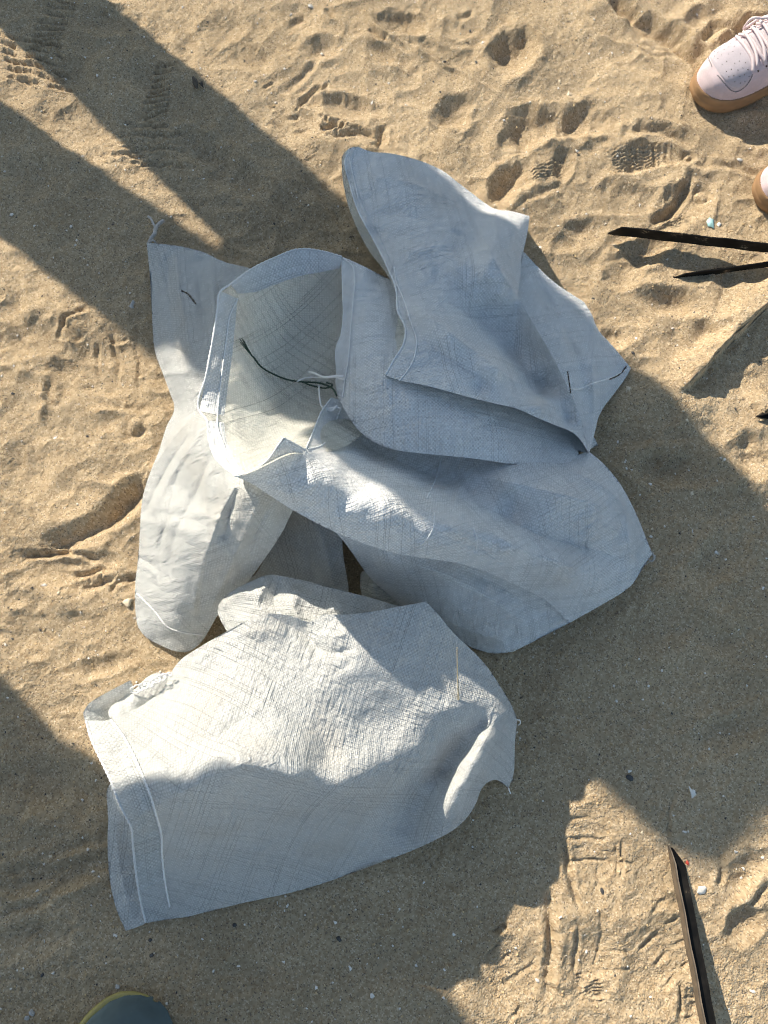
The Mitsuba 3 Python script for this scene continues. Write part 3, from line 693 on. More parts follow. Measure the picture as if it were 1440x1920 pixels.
put(B + "__corner_threads", join([wisp([(1222, 1036, 2), (1226, 1044, 2), (1223, 1052, 1.6), (1216, 1050, 1.5)], 0.0016), wisp([(1219, 1040, 2.2), (1228, 1042, 1.6), (1226, 1050, 1.2)], 0.0012), wisp([(1222, 1050, 1.4), (1214, 1056, 1.0), (1206, 1060, 1)], 0.0008)]), "rope_grey", smooth=True)

# ------------------------------------------------------------------ sack at the upper right
A = thing("woven_sack", "fully shaded woven sack at the upper right, lying over the open-mouthed one", "sack")
A0 = Panel([(655, 278, 9), (643, 290, 8), (641, 315, 8), (646, 357, 8), (656, 395, 8.5), (666, 420, 9), (694, 473, 10), (723, 511, 12), (737, 535, 14), (746, 580, 16), (745, 610, 17), (735, 650, 18.5), (720, 702, 21, 1), (745, 706, 21), (800, 690, 20), (800, 500, 12), (720, 380, 9), (700, 290, 8.5)],
           [(700, 450, 10), (770, 620, 18), (690, 340, 9)], ang=-8, crumple=0.8, skirt=False, floor=False)
cloth(A + "__inner_layer", A0, "cloth_lining")
A2 = Panel([(976, 470, 6.5), (1000, 492, 6), (1040, 530, 5), (1070, 550, 4.5), (1095, 566, 4, 1), (1110, 590, 3.5), (1118, 612, 3), (1150, 650, 2.2), (1183, 690, 1.6, 1), (1178, 700, 1.4), (1150, 740, 1.8), (1125, 775, 3), (1115, 812, 5.5), (1109, 835, 7.5), (1104, 852, 9, 1), (1075, 840, 9.5), (1000, 730, 9.5), (945, 570, 9), (950, 490, 7)],
           [(1040, 600, 8.0), (1090, 650, 7), (1120, 720, 5.5), (1080, 740, 8.5), (1020, 640, 9)],
           [([(1100, 570), (1113, 620), (1110, 680), (1113, 770), (1104, 840)], 9, 16, 9), ([(1000, 520), (1050, 600), (1085, 680), (1098, 780)], -6, 18, 20), ([(1060, 560), (1050, 610), (1060, 660)], 3, 14, 18)], ang=20, crumple=1.0, gain=1.4)
cloth(A + "__rear_layer", A2, "cloth_cool")
A1 = Panel([(655, 278, 10.5), (668, 275, 11), (690, 283, 11), (735, 288, 11), (770, 296, 11), (800, 306, 10.5), (830, 320, 9.5), (860, 343, 8.5), (885, 362, 7.5), (910, 381, 7), (926, 391, 7.5), (960, 396, 8), (993, 405, 7.5, 1), (990, 430, 7.5), (985, 455, 8), (979, 482, 9), (975, 520, 12), (970, 557, 15.5, 1), (1003, 612, 15.5), (1036, 669, 15), (1066, 730, 14), (1089, 785, 13), (1103, 849, 10.5, 1),
            (1090, 827, 12.5), (1075, 812, 14), (1040, 797, 16.5), (1000, 780, 18.5), (975, 768, 20), (930, 757, 21.5), (880, 745, 22.5), (830, 731, 23), (790, 721, 23), (745, 712, 22.5), (722, 703, 22, 1), (736, 677, 21.5), (757, 640, 20.5), (759, 616, 19.5), (745, 584, 18), (741, 540, 16), (724, 498, 14), (700, 450, 12.5), (672, 398, 11.5), (655, 345, 11), (645, 300, 10.5)],
           [(750, 400, 14.5), (850, 420, 15), (800, 500, 16.5), (850, 560, 17.5), (925, 484, 18.5), (948, 520, 17.5), (960, 430, 11.5), (900, 590, 15), (960, 660, 13), (1020, 735, 12), (1065, 790, 12.5), (800, 588, 20), (848, 627, 22), (932, 690, 21.5), (1015, 757, 18), (820, 680, 21.5), (900, 728, 21), (700, 330, 12.5), (980, 600, 14.5), (1040, 710, 13), (880, 470, 16.5), (900, 420, 12.5)],
           [([(915, 455), (928, 486), (950, 524), (972, 560)], 9, 12, 10), ([(972, 562), (1003, 614), (1036, 671), (1066, 732), (1092, 800)], 6, 14, 10), ([(752, 548), (800, 588), (848, 627), (932, 688), (1030, 766)], 7, 12, 22), ([(830, 560), (900, 606), (960, 665), (1030, 745)], -7, 24, 16), ([(770, 620), (860, 685), (960, 745)], -5, 16, 14),
            ([(690, 330), (760, 340), (860, 380)], 5, 22, 24), ([(690, 400), (780, 410), (900, 460)], -5, 26, 26), ([(720, 470), (800, 470), (900, 510)], 4, 26, 26), ([(926, 391), (932, 430), (928, 476)], 6, 10, 16), ([(700, 560), (760, 590), (820, 600)], 3, 12, 12), ([(870, 360), (890, 410), (900, 470)], -5, 18, 18)],
           ang=8, crumple=1.4, gain=1.7, skirt=True, floor=False, pleats=([(700, 450), (741, 540), (759, 616), (736, 677)], 45, 1.2))
cloth(A + "__front_layer", A1, "cloth_cool")
AE = [(656, 281), (648, 300), (656, 345), (673, 398), (701, 450), (725, 498), (742, 540), (746, 584), (760, 616), (758, 640), (737, 677), (723, 702)]
put(A + "__hem_edge", thread_on(A1, AE, 0.0013, 0.0005), "hem_white", smooth=True)
hem(A + "__hem", A1, AE[:7], [(664, 284), (660, 306), (668, 345), (684, 392), (712, 444), (733, 492), (746, 530)], "cloth_cool")
for t_ in (thread_on(A1, [(739, 500), (744, 532), (753, 552), (770, 602), (781, 640), (774, 677), (760, 700), (748, 714)], 0.0007, 0.001), thread_on(A1, [(655, 296), (662, 330), (672, 372)], 0.0007, 0.002)):
    put(A + "__seam_cord", t_, "cord_white", smooth=True)
put(A + "__bottom_seam", thread_on(A2, [(1066, 728), (1080, 730), (1110, 719), (1150, 706), (1178, 690)], 0.0008, 0.0006), "cord_white", smooth=True)

# ------------------------------------------------------------------ sack at the bottom (half in the sun)
D = thing("woven_sack", "white woven sack at the bottom, sunlit on top, flattened mouth at lower left", "sack")
D0 = Panel([(408, 1142, 9), (440, 1105, 11), (470, 1091, 12), (497, 1079, 13), (512, 1077, 13, 1), (560, 1086, 13), (640, 1107, 13), (700, 1122, 13), (746, 1136, 13), (800, 1145, 13), (800, 1190, 12), (640, 1210, 13), (500, 1220, 13), (440, 1200, 11), (420, 1175, 10)],
           [(560, 1130, 14.5), (640, 1140, 14.5), (480, 1130, 13.5)], [([(505, 1080), (490, 1110), (478, 1150)], 9, 10, 10), ([(520, 1085), (514, 1120), (520, 1155)], -9, 12, 10), ([(560, 1100), (552, 1140), (570, 1180)], 5, 12, 16), ([(420, 1130), (440, 1150), (450, 1180)], 4, 12, 12)], ang=-12, crumple=2.4, skirt=False, floor=False)
cloth(D + "__back_layer", D0, "cloth_white")
D2 = Panel([(232, 1455, 10), (205, 1472, 5.5), (203, 1530, 4), (202, 1600, 2.4), (206, 1650, 1.8), (220, 1710, 1.5), (236, 1746, 1.2, 1), (273, 1731, 1.2), (310, 1700, 2), (330, 1600, 3), (300, 1500, 6), (260, 1450, 9)],
           [(250, 1600, 2.6), (240, 1690, 2)], [([(215, 1500), (222, 1600), (245, 1720)], 3, 6, 8)], ang=-8, crumple=1.4, skirt=False)
D4 = Panel([(159, 1351, 15.5, 1), (156, 1338, 14.5), (163, 1324, 13.8), (194, 1302, 13.5), (222, 1287, 13.5), (245, 1275, 13.5, 1), (252, 1293, 12.5, 1), (228, 1311, 11.5), (206, 1333, 11), (212, 1352, 11), (185, 1362, 14)], [(190, 1325, 12)], ang=-25, crumple=1.6, skirt=False)
cloth(D + "__mouth_flap", D4, "cloth_white", label="turned-up rear hem at the mouth corner")
cloth(D + "__bottom_layer", D2, "cloth_white")
D1 = Panel([(160, 1350, 16, 1), (170, 1385, 18), (188, 1425, 20), (205, 1460, 21), (221, 1500, 21.5), (235, 1530, 20.5), (245, 1550, 19), (248, 1580, 14.5), (252, 1620, 9.5), (259, 1670, 5), (266, 1705, 2.6), (273, 1731, 1.5, 1), (310, 1724, 1.2), (350, 1719, 1.2), (400, 1706, 1.2), (470, 1690, 1.2), (540, 1675, 1.2), (600, 1658, 1.2), (700, 1622, 3.0), (760, 1600, 6.0), (820, 1573, 8.8),
            (852, 1555, 9.2), (878, 1530, 9.2), (893, 1505, 8.8), (905, 1476, 8.8), (919, 1464, 8.4), (935, 1463, 6.8), (953, 1478, 3.4, 1), (962, 1455, 4.6), (965, 1420, 5.6), (966, 1380, 7.5), (969, 1350, 8.8), (960, 1325, 10), (940, 1290, 11), (905, 1240, 13), (875, 1210, 14.5), (850, 1187, 16.5), (820, 1150, 18.5), (798, 1128, 19.5, 1), (740, 1139, 19.5), (690, 1148, 19), (636, 1153, 19), (603, 1154, 19), (588, 1163, 18.5), (574, 1166, 18),
            (556, 1158, 18.5), (530, 1152, 19), (500, 1151, 19), (468, 1161, 18), (432, 1181, 16), (400, 1198, 15), (373, 1214, 14), (337, 1239, 12), (319, 1264, 12), (310, 1285, 12.5), (285, 1310, 13.5), (240, 1336, 15), (205, 1350, 16)],
           [(262, 1530, 21.8), (329, 1492, 24.5), (447, 1437, 26.8), (555, 1459, 24.5), (644, 1482, 20.8), (723, 1468, 16.6), (792, 1423, 15.4), (861, 1355, 14.3), (925, 1314, 13.0),
            (350, 1330, 19), (450, 1290, 20), (550, 1350, 21.5), (650, 1240, 20.5), (750, 1230, 19.5), (690, 1390, 18.9), (750, 1345, 17.2), (850, 1280, 15.8), (270, 1400, 20), (350, 1420, 22.8), (450, 1370, 23), (610, 1420, 21),
            (290, 1545, 18.5), (340, 1523, 21), (455, 1466, 24), (560, 1492, 20), (648, 1513, 15.2), (728, 1497, 12.4), (803, 1450, 10.8), (870, 1378, 11.4),
            (320, 1580, 14), (450, 1520, 18), (560, 1535, 13.5), (640, 1560, 9.5), (700, 1545, 8.8), (640, 1610, 4), (450, 1620, 7.0), (330, 1650, 6.0), (540, 1600, 7), (790, 1500, 8.6), (835, 1450, 9.4), (866, 1412, 10.4), (903, 1362, 11.4), (780, 1550, 7.0), (400, 1670, 3.5), (862, 1470, 13.9), (884, 1428, 14.3), (850, 1505, 13.2), (838, 1535, 11.0), (908, 1385, 13.5), (934, 1345, 12.8), (920, 1420, 11.5), (946, 1380, 10)],
           [([(248, 1542), (329, 1493), (447, 1436), (555, 1459), (644, 1483), (723, 1469), (792, 1424), (861, 1355), (938, 1308)], 3, 26, 8), ([(824, 1562), (843, 1505), (872, 1442), (908, 1384), (936, 1338)], 4, 9, 28), ([(905, 1462), (925, 1430), (948, 1400)], -4, 10, 10), ([(505, 1150), (530, 1165), (575, 1195), (600, 1235)], -8, 16, 12), ([(572, 1168), (585, 1205), (622, 1225), (665, 1215)], -9, 12, 10),
            ([(598, 1180), (620, 1195), (660, 1180)], 7, 14, 14), ([(640, 1215), (655, 1240), (620, 1265)], -5, 12, 16), ([(360, 1375), (400, 1385), (440, 1360), (480, 1345)], -8, 16, 14), ([(380, 1400), (430, 1385), (480, 1330), (496, 1300)], 5, 9, 10), ([(310, 1300), (380, 1230), (450, 1190), (540, 1180)], 7, 20, 24), ([(480, 1240), (500, 1290), (520, 1345)], 3, 10, 12), ([(330, 1560), (380, 1600), (360, 1660)], -4, 14, 16), ([(440, 1640), (500, 1590), (600, 1560)], 4, 18, 18), ([(440, 1600), (400, 1640), (340, 1690)], -4, 10, 14),
            ([(640, 1640), (690, 1580), (740, 1540)], 3, 16, 20), ([(690, 1330), (740, 1400), (790, 1460)], -4, 26, 24), ([(580, 1270), (640, 1330), (680, 1400)], 4, 18, 20), ([(760, 1340), (840, 1330), (920, 1300)], 3, 16, 18)],
           ang=-22, crumple=0.8, pleats=([(180, 1350), (230, 1430), (280, 1520), (300, 1560)], 110, 2.6))
cloth(D + "__top_layer", D1, "cloth_white")
DE = [(161, 1352), (171, 1385), (189, 1425), (206, 1460), (222, 1500), (236, 1530), (246, 1550), (249, 1580), (253, 1620), (260, 1670), (267, 1705), (273, 1728)]
put(D + "__hem_edge", thread_on(D1, DE, 0.0014, 0.0006), "hem_white", smooth=True)
hem(D + "__hem", D1, DE[:10], [(206, 1352), (226, 1377), (242, 1404), (256, 1434), (270, 1467), (283, 1502), (293, 1537), (299, 1562), (301, 1600), (305, 1650)], "cloth_white")
put(D + "__seam_cord", thread_on(D1, [(208, 1350), (228, 1375), (244, 1402), (258, 1432), (272, 1465), (285, 1500), (295, 1535), (302, 1560), (304, 1600), (309, 1650), (318, 1700)], 0.0012, 0.0022), "cord_white", smooth=True)
D3 = Panel([(206, 1347, 14.5), (203, 1336, 13.5), (230, 1308, 12), (258, 1288, 11.5), (278, 1268, 11), (296, 1261, 10.5), (314, 1264, 10.5), (314, 1290, 11), (288, 1312, 12), (244, 1338, 14)], [(250, 1315, 13.5), (290, 1285, 12)], [([(215, 1335), (250, 1305), (285, 1275)], 5, 8, 8)], ang=-25, crumple=2, skirt=False, floor=False)
cloth(D + "__mouth_lining", D3, "cloth_white")
rr = np.random.default_rng(4)
tang = []
for k in range(9):
    x, y = 252 + 8 * k, 1293 - 3.6 * k
    th = rr.uniform(0, 6.28) + np.linspace(0, rr.uniform(3, 6.5), 7)
    r = rr.uniform(4, 9)
    tang.append(wisp(np.c_[x + r * np.cos(th) * 1.2 + np.linspace(0, 4, 7), y + r * np.sin(th) * 0.7, 14.0 + rr.uniform(-0.6, 0.8) + 0.3 * np.sin(th * 2)], 0.0011))
put(D + "__tangled_threads", join(tang), "cord_white", smooth=True)
for t_ in (wisp([(966, 1350, 9), (974, 1350, 8.5), (976, 1356, 8), (972, 1360, 7.6)], 0.0008), wisp([(952, 1474, 3.4), (955, 1482, 2.6), (957, 1488, 2.2)], 0.0009)):
    put(D + "__corner_thread", t_, "cord_white", smooth=True)

# ------------------------------------------------------------------ things stuck in and lying on the sacks
q = smooth_line([(857, 1214), (857.5, 1245), (858.5, 1280), (860, 1312)], 6)
base = float(D1.z(860, 1312)[0])
single("straw", tube(P(q[:, 0], q[:, 1], np.linspace(base + 0.036, base, len(q)) + 0.001), np.linspace(0.0006, 0.0012, len(q)), 6), "straw_tan",
       "thin stiff straw standing up out of the sunlit bottom sack near its right end", "straw")
single("straw", wisp([(1064, 696, 15.6), (1067, 715, 15.2), (1070, 738, 14.6)], 0.0009), "straw_dark", "short straight dark straw lying on the shaded upper right sack", "straw")
single("thread", thread_on(A2, [(1143, 711), (1155, 706), (1165, 699), (1175, 686)], 0.0010), "straw_dark", "black thread end at the right corner of the upper right sack", "thread")
single("twig", thread_on(C1, [(340, 545), (352, 551), (360, 560), (367, 569)], 0.0011), "straw_dark", "small dark curved twig lying on the upper part of the left sack", "twig")
tw = thing("twine", "frayed dark green twine lying inside the open mouth of the middle sack", "twine")
zz = lambda x, y, d: (x, y, float(B0.z(x, y)[0]) * 100 + d)
main = [zz(474, 668, 1.0), zz(490, 688, 0.8), zz(512, 701, 0.7), zz(540, 712, 0.6), zz(566, 716, 0.6), zz(590, 717, 0.9), (612, 722, 15.2), (626, 731, 16.6), (631, 742, 17.5)]
put(tw + "__cord", wisp(main, 0.0013), "twine_green", smooth=True)
put(tw + "__loop", wisp([zz(566, 716, 0.7), zz(592, 725, 0.8), zz(614, 727, 1.4), (624, 722, 16.0), (612, 717, 15.5)], 0.0012), "twine_green", smooth=True)
for k, (dx, dy) in enumerate([(-25, -33), (-21, -34), (-17, -30), (-24, -27), (-19, -26)]):
    put(tw + "__strand", wisp([zz(478, 674, 0.9), zz(474 + dx * 0.45, 668 + dy * 0.4, 0.8 + 0.1 * k), zz(474 + dx, 668 + dy, 0.7 + 0.2 * k)], 0.00055), "twine_green", smooth=True)
wt = thing("thread", "loose white thread tied at the hem of the open mouth beside the green twine", "thread")
put(wt + "__strand", wisp([(645, 712, 18.4), (630, 707, 18.2), (612, 708, 17), zz(596, 708, 1.6), zz(572, 709, 0.9), zz(556, 716, 0.6)], 0.0010), "cord_white", smooth=True)
put(wt + "__strand", wisp([(644, 706, 18.6), (632, 705, 18.3), (618, 707, 17.6), (606, 707, 17), (598, 704, 16), (590, 700, 15.4), zz(580, 698, 1.0)], 0.0017), "cord_white", smooth=True)
put(wt + "__strand", wisp([(640, 766, 17.5), (630, 764, 17.4), (616, 766, 17.2), (604, 763, 16.8), (600, 750, 16.6), zz(598, 722, 0.8)], 0.0011), "cord_white", smooth=True)
put(wt + "__strand", wisp([(632, 760, 17.6), (622, 770, 17.4), (612, 768, 17), (604, 764, 17)], 0.0014), "cord_white", smooth=True)

# ------------------------------------------------------------------ steel stakes
def angle_bar(key, p0, p1, wa, wb, thick, roll, tip, parts=("upper_flange", "lower_flange"), bsdf=("steel_black", "steel_black")):
    """An angle-iron stake from its pointed end p0 to p1: two flanges, each cut to a slant at the tip."""
    p0, p1 = np.array(p0, float), np.array(p1, float)
    d = (p1 - p0) / np.linalg.norm(p1 - p0)
    L = np.linalg.norm(p1 - p0)
    s = np.cross(d, [0, 0, 1.0])
    s /= np.linalg.norm(s)
    u = np.cross(s, d)
    for name, w, a, b in ((parts[0], wa, roll, bsdf[0]), (parts[1], wb, roll + 90, bsdf[1])):
        c = math.cos(math.radians(a)) * s + math.sin(math.radians(a)) * u
        nrm = np.cross(d, c)
        xs = np.r_[0.0, tip * 0.5, tip, np.linspace(tip, L, 14)[1:]]
        rows = []
        for x in xs:
            ww = w * min(1.0, 0.08 + 0.92 * x / tip)
            o = p0 + d * x + 0.0006 * nrm * math.sin(x * 90)
            e = thick / 2
            ring = [o - nrm * e, o + c * (ww - 0.0006) - nrm * e, o + c * ww - nrm * e * 0.4, o + c * ww + nrm * e * 0.4, o + c * (ww - 0.0006) + nrm * e, o + nrm * e]
            rows.append(ring)
        v = np.array(rows).reshape(-1, 3)
        n = 6
        f = []
        for k in range(len(xs) - 1):
            for j in range(n):
                a0, b0 = k * n + j, k * n + (j + 1) % n
                f += [[a0, b0, b0 + n], [a0, b0 + n, a0 + n]]
        for k in range(1, n - 1):
            f += [[0, k + 1, k], [(len(xs) - 1) * n, (len(xs) - 1) * n + k, (len(xs) - 1) * n + k + 1]]
        put(key + "__" + name, trimesh.Trimesh(v, np.array(f), process=False), b, smooth=25)


st = thing("stake", "black steel stake with slanted tip, upper of the pair at the right edge", "stake")
angle_bar(st, P(1140, 438, 0.014), P(1700, 503, 0.060), 0.025, 0.010, 0.0025, 86, 0.018, bsdf=("steel_black", "steel_brown"))
st = thing("stake", "slimmer black steel stake pointing left just under the upper one at the right edge", "stake")
angle_bar(st, P(1249, 525, 0.002), P(1720, 462, 0.060), 0.017, 0.008, 0.0025, 84, 0.026)
st = thing("stake", "black and brown steel stake alone in the lower right corner", "stake")
angle_bar(st, P(1250, 1578, 0.0), P(1340, 2060, 0.085), 0.021, -0.011, 0.0028, 180 + 10, 0.030, bsdf=("steel_black", "steel_brown"))
st = thing("stake", "sand-dusted steel stake half buried beside a bank of sand at the right edge", "stake")
angle_bar(st, P(1262, 744, 0.0), P(1560, 446, 0.012), 0.007, 0.034, 0.003, 0, 0.02, bsdf=("steel_sandy", "steel_sandy"))
st = thing("stake", "dark stub of a steel stake entering at the right edge below the half-buried one", "stake")
angle_bar(st, P(1418, 781, 0.012), P(1640, 716, 0.05), 0.016, 0.012, 0.003, -10, 0.03)


# ------------------------------------------------------------------ shoes
class Shoe:
    ST = np.array([  # station from the heel (m), half-width left, right of the upper, height above the sole
        (0.000, 0.004, 0.004, 0.060), (0.006, 0.024, 0.024, 0.088), (0.03, 0.034, 0.034, 0.098), (0.07, 0.035, 0.036, 0.100), (0.11, 0.035, 0.039, 0.098), (0.14, 0.038, 0.043, 0.088), (0.17, 0.043, 0.047, 0.073),
        (0.20, 0.046, 0.048, 0.060), (0.225, 0.046, 0.046, 0.053), (0.245, 0.043, 0.042, 0.049), (0.262, 0.036, 0.034, 0.042), (0.274, 0.026, 0.025, 0.031), (0.281, 0.014, 0.014, 0.018), (0.2835, 0.003, 0.003, 0.006)])

    def __init__(self, toe, direction, roll=0.0, sole=0.030, flare=0.006, shift=0.0, mirror=1, scale=1.0, toe_drop=0.0):
        d = np.array([direction[0], direction[1], 0.0])
        self.d = d / np.linalg.norm(d)
        self.s = np.cross([0, 0, 1.0], self.d)
        self.o = np.array(toe, float) - self.d * 0.288 * scale
        self.toe_drop = toe_drop
        self.sole, self.flare, self.shift, self.m, self.k = sole, flare, shift, mirror, scale

    def world(self, q):
        q = np.asarray(q, float) * self.k
        return self.o + q[..., :1] * self.d + q[..., 1:2] * self.s * self.m + q[..., 2:3] * np.array([0, 0, 1.0])

    def drop(self, x):
        return self.toe_drop * np.clip((x - 0.19) / 0.07, 0, 1)

    def surf(self, x, th, off=0.0):
        """Point of the upper: x along (m), th over it from left 0 to right 180 degrees."""
        S = self.ST
        x = np.asarray(x, float)
        wl, wr, h = (np.interp(x, S[:, 0], S[:, k]) for k in (1, 2, 3))
        t = np.radians(np.asarray(th, float))
        c, s = np.cos(t), np.sin(t)
        w = np.where(c > 0, wl, wr)
        y = np.sign(c) * np.abs(c) ** 0.72 * (w + off)
        low = self.sole * self.drop(x)
        z = self.sole - low + np.abs(s) ** 0.72 * (h + low * np.sqrt(np.clip((0.2835 - x) / 0.014, 0, 1)) + off) - 0.004
        fwd = np.clip((x - 0.262) / 0.02, 0, 1)
        return self.world(np.stack([x + off * fwd, y + self.shift, z], -1))

    def upper(self):
        S = self.ST
        xs = np.unique(np.r_[np.linspace(0, 0.262, 48), np.linspace(0.262, 0.2835, 16)])
        th = np.linspace(0, 180, 40)
        X, TH = np.meshgrid(xs, th, indexing="ij")
        wr = 0.0006 * np.sin(X * 420) * np.exp(-(((X - 0.205) / 0.025) ** 2)) * np.sin(np.radians(TH))
        v = self.surf(X, TH, wr).reshape(-1, 3)
        n = len(th)
        i = np.arange(len(xs) - 1)[:, None] * n + np.arange(n - 1)[None]
        f = np.stack([i, i + 1, i + n + 1, i + n], -1).reshape(-1, 4)
        return v, f

    def outline(self, grow, n=90):
        S = self.ST
        xs = np.r_[np.linspace(0, 0.255, 40), np.linspace(0.255, 0.2835, 18)[1:]]
        wl, wr = np.interp(xs, S[:, 0], S[:, 1]), np.interp(xs, S[:, 0], S[:, 2])
        pts = np.r_[np.c_[xs, wl + self.shift], np.c_[xs[::-1], -wr[::-1] + self.shift]]
        pts[:, 1] -= self.shift
        g = shapely.Polygon(pts).buffer(0).buffer(grow).simplify(0.0005)
        return np.array(g.exterior.coords)[:-1]

    def sole_mesh(self):
        rows = []
        ref = self.outline(self.flare)
        n = 100

        def res(p):
            p = np.vstack([p, p[:1]])
            s = np.r_[0, np.cumsum(np.linalg.norm(np.diff(p, axis=0), axis=1))]
            k0 = np.argmax(p[:-1, 0])
            t = (np.linspace(0, 1, n, endpoint=False) * s[-1] + s[k0]) % s[-1]
            return np.stack([np.interp(t, s, p[:, k]) for k in (0, 1)], -1)
        hs = [(-0.004, self.flare - 0.004), (0.0, self.flare - 0.001), (0.006, self.flare), (0.013, self.flare - 0.0004), (0.0145, self.flare - 0.0012), (0.016, self.flare - 0.0004), (self.sole - 0.003, self.flare - 0.001), (self.sole, self.flare - 0.0025), (self.sole + 0.0005, self.flare - 0.005)]
        for z, g in hs:
            p = res(self.outline(g))
            lift = 0.010 * (1 - self.toe_drop) * np.clip((p[:, 0] - 0.22) / 0.07, 0, 1) ** 2 * (1 if z < self.sole * 0.5 else 0.6)
            rows.append(self.world(np.c_[p, z * (1 - self.drop(p[:, 0])) + lift]))
        v = np.vstack(rows + [rows[-1].mean(0, keepdims=True), rows[0].mean(0, keepdims=True)])
        i = np.arange(n)
        j = (i + 1) % n
        f = [np.stack([k * n + i, k * n + j, (k + 1) * n + j], 1) for k in range(len(hs) - 1)] + [np.stack([k * n + i, (k + 1) * n + j, (k + 1) * n + i], 1) for k in range(len(hs) - 1)]
        top = (len(hs) - 1) * n
        f += [np.stack([top + i, top + j, np.full(n, len(v) - 2)], 1), np.stack([j, i, np.full(n, len(v) - 1)], 1)]
        return trimesh.Trimesh(v, np.vstack(f), process=False)

    def overlay(self, rows, off=0.0011, m=26):
        """A leather overlay: rows of (x, th from, th to), each a strip across; the rim drops to the upper."""
        R = np.array(rows, float)
        xs = np.linspace(R[0, 0], R[-1, 0], 24)
        a, b = np.interp(xs, R[:, 0], R[:, 1]), np.interp(xs, R[:, 0], R[:, 2])
        u = np.linspace(0, 1, m)
        X = np.repeat(xs[:, None], m, 1)
        TH = a[:, None] * (1 - u) + b[:, None] * u
        O = np.full_like(X, off)
        O[0], O[-1], O[:, 0], O[:, -1] = -0.0003, -0.0003, -0.0003, -0.0003
        v = self.surf(X, TH, O).reshape(-1, 3)
        i = np.arange(len(xs) - 1)[:, None] * m + np.arange(m - 1)[None]
        return v, np.stack([i, i + 1, i + m + 1, i + m], -1).reshape(-1, 4)

    def line(self, pts, r, off=0.001):
        q = smooth_line(pts, 0.004) if False else np.vstack([np.linspace(pts[k], pts[k + 1], 8)[: 8 if k == len(pts) - 2 else 7] for k in range(len(pts) - 1)])
        return tube(self.surf(q[:, 0], q[:, 1], off), r, 6)


def ellipse_rows(x0, x1, t0, t1, n=15):
    return [(x0 + (x1 - x0) * k / (n - 1), 90 - (90 - t0) * math.sqrt(max(0.02, 1 - (2 * k / (n - 1) - 1) ** 2)), 90 + (t1 - 90) * math.sqrt(max(0.02, 1 - (2 * k / (n - 1) - 1) ** 2))) for k in range(n)]


plain("seam_grey", [0.22, 0.20, 0.21], 0.8)


def pale_sneaker(key, shoe):
    put(key + "__sole", shoe.sole_mesh(), "gum_rubber", smooth=30)
    up = put(key + "__upper", shoe.upper(), "suede_pink", smooth=True)
    put(up + "__toe_panel", shoe.overlay(ellipse_rows(0.214, 0.2655, 20, 160), 0.0016), "suede_grey", smooth=True, label="perforated greyish suede toe panel")
    put(up + "__toe_seam", join([shoe.line([(x, a) for x, a, b in ellipse_rows(0.212, 0.2675, 18, 162)], 0.0008, 0.0002), shoe.line([(x, b) for x, a, b in ellipse_rows(0.212, 0.2675, 18, 162)], 0.0008, 0.0002)]), "seam_grey", smooth=True)
    dots = []
    for r, (x, n, sp) in enumerate([(0.257, 5, 14), (0.250, 7, 15), (0.242, 8, 15), (0.234, 8, 15), (0.227, 7, 15)]):
        for k in range(n):
            p = shoe.surf(x - 0.0002 * (k - n / 2) ** 2 * 0.6, 90 + sp * (k - (n - 1) / 2), 0.0014)
            b = trimesh.creation.icosphere(1, 0.0009)
            b.apply_translation(p)
            dots.append(b)
    put(up + "__perforations", join(dots), "straw_dark", smooth=True, kind="stuff")
    for side, (a, b) in (("eyestay", (38, 66)), ("eyestay", (114, 142))):
        e = put(up + "__eyestay", shoe.overlay([(0.10, a, b), (0.17, a, b), (0.205, a + 1, b), (0.219, a + 6, b - 2), (0.225, a + 12, b - 8)], 0.0016), "suede_pink", smooth=True)
    put(up + "__tongue", shoe.overlay([(0.10, 66, 114), (0.19, 66, 114), (0.222, 74, 106)], 0.0002), "suede_grey", smooth=True)
    for k, x in enumerate((0.216, 0.203, 0.189, 0.174, 0.158, 0.142)):
        sgn = 1 if k % 2 else -1
        put(up + "__lace", join([shoe.line([(x - 0.004 * sgn, 52), (x, 75), (x, 105), (x + 0.004 * sgn, 128)], 0.0028, 0.003)]), "lace_pink", smooth=True)
        if k < 5:
            put(up + "__lace", shoe.line([(x - 0.002, 58), (x - 0.008, 90), (x - 0.013, 122)], 0.0024, 0.0055), "lace_pink", smooth=True)
    hol = []
    for x in (0.210, 0.196, 0.181, 0.166, 0.150):
        for th in (46, 134):
            b = trimesh.creation.icosphere(1, 0.0018)
            b.apply_translation(shoe.surf(x, th, 0.0014))
            hol.append(b)
    put(up + "__eyelets", join(hol), "straw_dark", smooth=True, kind="stuff")
    lp = [shoe.surf(0.160, 100, 0.006), shoe.surf(0.178, 114, 0.012), shoe.surf(0.192, 130, 0.012), shoe.surf(0.190, 142, 0.007), shoe.surf(0.174, 134, 0.007), shoe.surf(0.160, 112, 0.008)]
    put(up + "__lace", tube(smooth_line(np.array(lp), 0.003), 0.0022, 6), "lace_pink", smooth=True)
    tq = np.linspace(0.205, 0.268, 6)


# ------------------------------------------------------------------ people who stand round the heap, just outside the picture
def body(bones, refine=0.022, smooth=12):
    parts = []
    for (p, r), (q, s) in bones:
        a = m3.Manifold.sphere(r, 20).translate(tuple(map(float, p)))
        b = m3.Manifold.sphere(s, 20).translate(tuple(map(float, q)))
        parts.append(m3.Manifold.batch_hull([a, b]))
    m = m3.Manifold.batch_boolean(parts, m3.OpType.Add).refine_to_length(refine).to_mesh()
    t = trimesh.Trimesh(m.vert_properties[:, :3], m.tri_verts)
    return trimesh.smoothing.filter_taubin(t, iterations=smooth)


